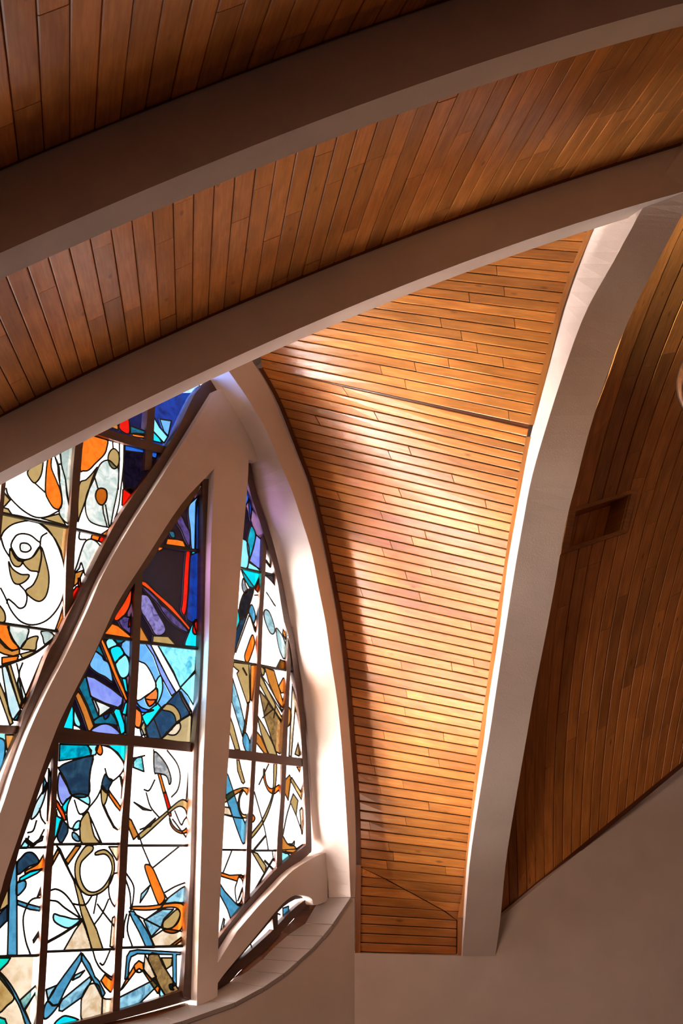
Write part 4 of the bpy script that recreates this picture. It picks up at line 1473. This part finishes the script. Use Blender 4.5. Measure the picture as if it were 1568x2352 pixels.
ra, rb = bay('ceiling', T2, D2, (430, 1674), -710, 36, 2.25, 'pine board ceiling between the two arch beams with warm glow')
trim('trim_6', ra, rb, 0, 0.03, BROWN_TRIM, 'thin brown bead along the top of the lower arch beam')
ra, rb = bay('ceiling', T1, D1, (155, 1320), -1464, 58, 3.4, 'dim pine board ceiling in the upper left corner above the nearest arch')
trim('trim_7', ra, rb, 0, 0.03, BROWN_TRIM, 'thin brown bead along the top of the nearest arch beam')

# ------------------------------------------------------------------ dark panelled wall right of the rib
FLD = [(1258, 1800, -.01), (1430, 1700, -.108), (1385, 1075, -.21), (1492, 1090, -.33), (1508, 820, -.36), (1467, 756, -.42),
       (1260, 1670, -.04), (1272, 1496, -.11), (1200, 2000, 0.01), (1540, 1650, -.19)]
Am = np.array([[1, x / 1000, y / 1000] for x, y, m in FLD])
cf = np.linalg.lstsq(Am, np.array([m for *_, m in FLD]), rcond=None)[0]


def S(u, v, off=0.0):
    """point on the panelled wall: stands behind the plaster wall plane and leans in as it rises"""
    g = -0.10
    for _ in range(6):
        p = W(u, v, g - off)
        z = max(0, p.z - 5)
        g = -0.10 + 0.28 * z
    return W(u, v, g - off)


def bline(x):
    return 2103 + (x - 1150) * (1757 - 2103) / (1568 - 1150)


curves = []
for k in range(-3, 38):
    x = 1150 + 20.3 * k
    y = bline(x) + 4
    pts = [(x, y)]
    while y > 380:
        m = cf[0] + cf[1] * x / 1000 + cf[2] * y / 1000
        m = min(0.03, max(-0.55, m))
        y -= 12
        x -= m * 12
        pts.append((x, y))
        if y < 2196 and x < ribx(max(y, 300), 3) - 20:
            break
    curves.append(pts)
VENT_L, VENT_R = None, None


def cx(c, y):
    ys_ = [p[1] for p in c][::-1]
    xs_ = [p[0] for p in c][::-1]
    return float(np.interp(y, ys_, xs_))


bkk = []
for c in curves:
    cc = resample([(p[0], p[1], 0) for p in c], 14)
    bkk.append([S(p.x, p.y, 0.05) for p in cc])
# the recess sits between the boards nearest these two edges
top_v = lambda x: 1180 + (x - 1310) * (1137 - 1180) / (1445 - 1310)
bot_v = lambda x: 1262 + (x - 1297) * (1218 - 1262) / (1428 - 1297)
xl_, xr_ = 1307, 1440
il = min(range(len(curves)), key=lambda i: abs(cx(curves[i], 1220) - xl_) if len(curves[i]) > 40 else 1e9)
ir = min(range(len(curves)), key=lambda i: abs(cx(curves[i], 1180) - xr_) if len(curves[i]) > 40 else 1e9)
vs, fs = [], []
for i in range(len(bkk) - 1):
    n0 = len(vs)
    if il <= i < ir:
        for lo, hi in ((None, 'b'), ('t', None)):
            cA, cB = curves[i], curves[i + 1]
            for c in (cA, cB):
                y0 = c[0][1] if hi else top_v(cx(c, 1160))
                y1 = bot_v(cx(c, 1240)) if hi else c[-1][1]
                for k in range(8):
                    yy = y0 + (y1 - y0) * k / 7
                    vs.append(S(cx(c, yy), yy, 0.05))
            b0 = len(vs) - 16
            for k in range(7):
                fs.append((b0 + k, b0 + k + 1, b0 + 9 + k, b0 + 8 + k))
    else:
        vs += bkk[i] + bkk[i + 1]
        for k in range(13):
            fs.append((n0 + k, n0 + k + 1, n0 + 15 + k, n0 + 14 + k))
so = tag(link('wall_right', vs, fs, BACK), 'dark reddish board wall at the right with a square recess', 'wall', 'structure')


def crail(c, y0, y1, m=14, off=0.0):
    return [S(cx(c, y0 + (y1 - y0) * k / (m - 1)), y0 + (y1 - y0) * k / (m - 1), off) for k in range(m)]


for i in range(len(curves) - 1):
    cA, cB = curves[i], curves[i + 1]
    spans = [(0, 1)]
    topA, topB = cA[-1][1], cB[-1][1]
    if il <= i < ir:
        segs = [((cA[0][1], bot_v(cx(cA, 1240))), (cB[0][1], bot_v(cx(cB, 1240)))),
                ((top_v(cx(cA, 1160)), topA), (top_v(cx(cB, 1160)), topB))]
    else:
        segs = [((cA[0][1], topA), (cB[0][1], topB))]
    for (a0_, a1_), (b0_, b1_) in segs:
        rA, rB = crail(cA, a0_, a1_), crail(cB, b0_, b1_)
        ln = (rA[-1] - rA[0]).length
        cuts = [0.0]
        c = random.uniform(0.3, 1.6)
        while c < ln - 0.2:
            cuts.append(c / ln)
            c += random.uniform(0.9, 2.4)
        cuts.append(1.0)
        for a, b in zip(cuts, cuts[1:]):
            e = 0.0012 / max(ln, .2)
            plank(so, rA, rB, (a + e, b - e), (a + e, b - e), 0.005, 0.022, PINE, 8, off=random.uniform(-0.002, 0.002))
# recess: backing plate, four cheeks, boards at the back, mitred frame
cL, cR = curves[il], curves[ir]
q = [(cx(cL, 1180), top_v(cx(cL, 1180))), (cx(cR, 1140), top_v(cx(cR, 1140))), (cx(cR, 1220), bot_v(cx(cR, 1220))), (cx(cL, 1262), bot_v(cx(cL, 1262)))]
qf = [S(x, y, 0) for x, y in q]
away = -WNW
qb = [p + away * 0.30 for p in qf]
rec = empty('wall_recess', sum(qf, V((0, 0, 0))) / 4)
tag(rec, 'square boarded recess with mitred pine frame in the dark panelled wall', 'recess', 'structure')
for i in range(4):
    j = (i + 1) % 4
    a = [qf[i], qf[j], qb[j], qb[i]]
    cen = sum(qf + qb, V((0, 0, 0))) / 8
    o_ = [p + (p - cen).normalized() * 0.02 for p in a]
    vs, fs = prism(a, o_)
    under(link('cheek', vs, fs, PINE, None, [(p.x, p.z) for p in vs]), rec)
for k in range(5):
    r0 = [qb[0].lerp(qb[1], k / 5), qb[3].lerp(qb[2], k / 5)]
    r1 = [qb[0].lerp(qb[1], (k + 1) / 5), qb[3].lerp(qb[2], (k + 1) / 5)]
    o = plank(None, r0, r1, (0, 1), (0, 1), 0.003, 0.02, PINE, 2)
    under(o, rec)
cq = sum(qf, V((0, 0, 0))) / 4
bq = sum(qb, V((0, 0, 0))) / 4
bp_ = [bq + (p - bq) * 1.35 + away * 0.025 for p in qb]
vs, fs = prism(bp_, [p + away * 0.02 for p in bp_])
under(link('back_plate', vs, fs, BACK), rec)
for i in range(4):
    j = (i + 1) % 4
    wdt = 1.0
    oi_, oj_ = cq + (qf[i] - cq) * 1.24, cq + (qf[j] - cq) * 1.24
    a = [qf[i] - away * 0.05, qf[j] - away * 0.05, oj_ - away * 0.035, oi_ - away * 0.035]
    vs, fs = prism(a, [p + away * 0.035 for p in a])
    under(link('frame_board', vs, fs, PINE_TRIM, None, [(p.x, p.z) for p in vs]), rec)
# bead and shadow gap along the foot of the panelled wall
xs = np.linspace(1148, 1950, 40)
trim('trim_8', [S(x, bline(x) - 9, -0.02) for x in xs], [S(x, bline(x) + 4, -0.02) for x in xs], 0, 0.03, BROWN_TRIM,
     'dark sloping bead along the foot of the panelled wall')
ys = np.linspace(500, 2100, 2)

# ------------------------------------------------------------------ clear globe lamp at the right edge
gc = at(1672, 883, 6.4)
gr = 113 / FOC * (gc - EYE).length * 0.95
lamp = empty('pendant_lamp', gc + V((0, 0, gr * 1.3)))
tag(lamp, 'clear glass globe pendant lamp cut by the right edge of the picture', 'lamp')
gm_, nt, bs = newmat('clear_globe')
bs.inputs['Base Color'].default_value = (1, 1, 1, 1)
bs.inputs['Roughness'].default_value = 0.02
gt = N(nt, 'ShaderNodeBsdfTransparent')
gt.inputs[0].default_value = (0.93, 0.91, 0.90, 1)
gg = N(nt, 'ShaderNodeBsdfGlossy', i_Roughness=0.05)
lw_ = N(nt, 'ShaderNodeLayerWeight', i_Blend=0.35)
gx = N(nt, 'ShaderNodeMixShader')
nt.links.new(lw_.outputs['Facing'], gx.inputs[0])
nt.links.new(gt.outputs[0], gx.inputs[1])
nt.links.new(gg.outputs[0], gx.inputs[2])
nt.links.new(gx.outputs[0], nt.nodes['Material Output'].inputs[0])
bm = bmesh.new()
bmesh.ops.create_uvsphere(bm, u_segments=40, v_segments=24, radius=gr)
inner = bmesh.ops.create_uvsphere(bm, u_segments=40, v_segments=24, radius=gr * 0.985)
bmesh.ops.reverse_faces(bm, faces=list({f for v in inner['verts'] for f in v.link_faces}))
bmesh.ops.translate(bm, verts=bm.verts, vec=gc)


def bmobj(name, bm, mat, parent, smooth=True):
    me = bpy.data.meshes.new(name)
    bm.to_mesh(me)
    bm.free()
    if smooth:
        for p in me.polygons:
            p.use_smooth = True
    me.materials.append(mat)
    o = bpy.data.objects.new(name, me)
    COL.objects.link(o)
    under(o, parent)
    return o


bmobj('globe', bm, gm_, lamp)


def cyl(c, r1, r2, h, seg=24):
    bm = bmesh.new()
    bmesh.ops.create_cone(bm, cap_ends=True, segments=seg, radius1=r1, radius2=r2, depth=h)
    bmesh.ops.translate(bm, verts=bm.verts, vec=c)
    return bm


bmobj('cap', cyl(gc + V((0, 0, gr * 1.03)), gr * 0.34, gr * 0.22, gr * 0.2), METAL, lamp)
bmobj('socket', cyl(gc + V((0, 0, gr * 0.62)), gr * 0.12, gr * 0.12, gr * 0.6), METAL, lamp)
bmobj('rod', cyl(gc + V((0, 0, gr * 1.1 + 1.0)), 0.008, 0.008, 2.0, 10), METAL, lamp)
em, nt, bs = newmat('warm_bulb')
bs.inputs['Emission Color'].default_value = (1.0, 0.55, 0.2, 1)
bs.inputs['Emission Strength'].default_value = 40.0
bm = bmesh.new()
bmesh.ops.create_uvsphere(bm, u_segments=20, v_segments=14, radius=gr * 0.3)
for v in bm.verts:
    v.co.z *= 1.35
bmesh.ops.translate(bm, verts=bm.verts, vec=gc)
bmobj('bulb', bm, em, lamp)

# ------------------------------------------------------------------ nave floor far below
fl = [E(-11.4, 0, -0.3), E(9, 0, -0.3), E(9, 0, 26), E(-11.4, 0, 26)]
vs, fs = prism(fl, [p - V((0, 0, .2)) for p in fl])
tag(link('floor', vs, fs, FLOORM), 'stone nave floor far below the gallery', 'floor', 'structure')
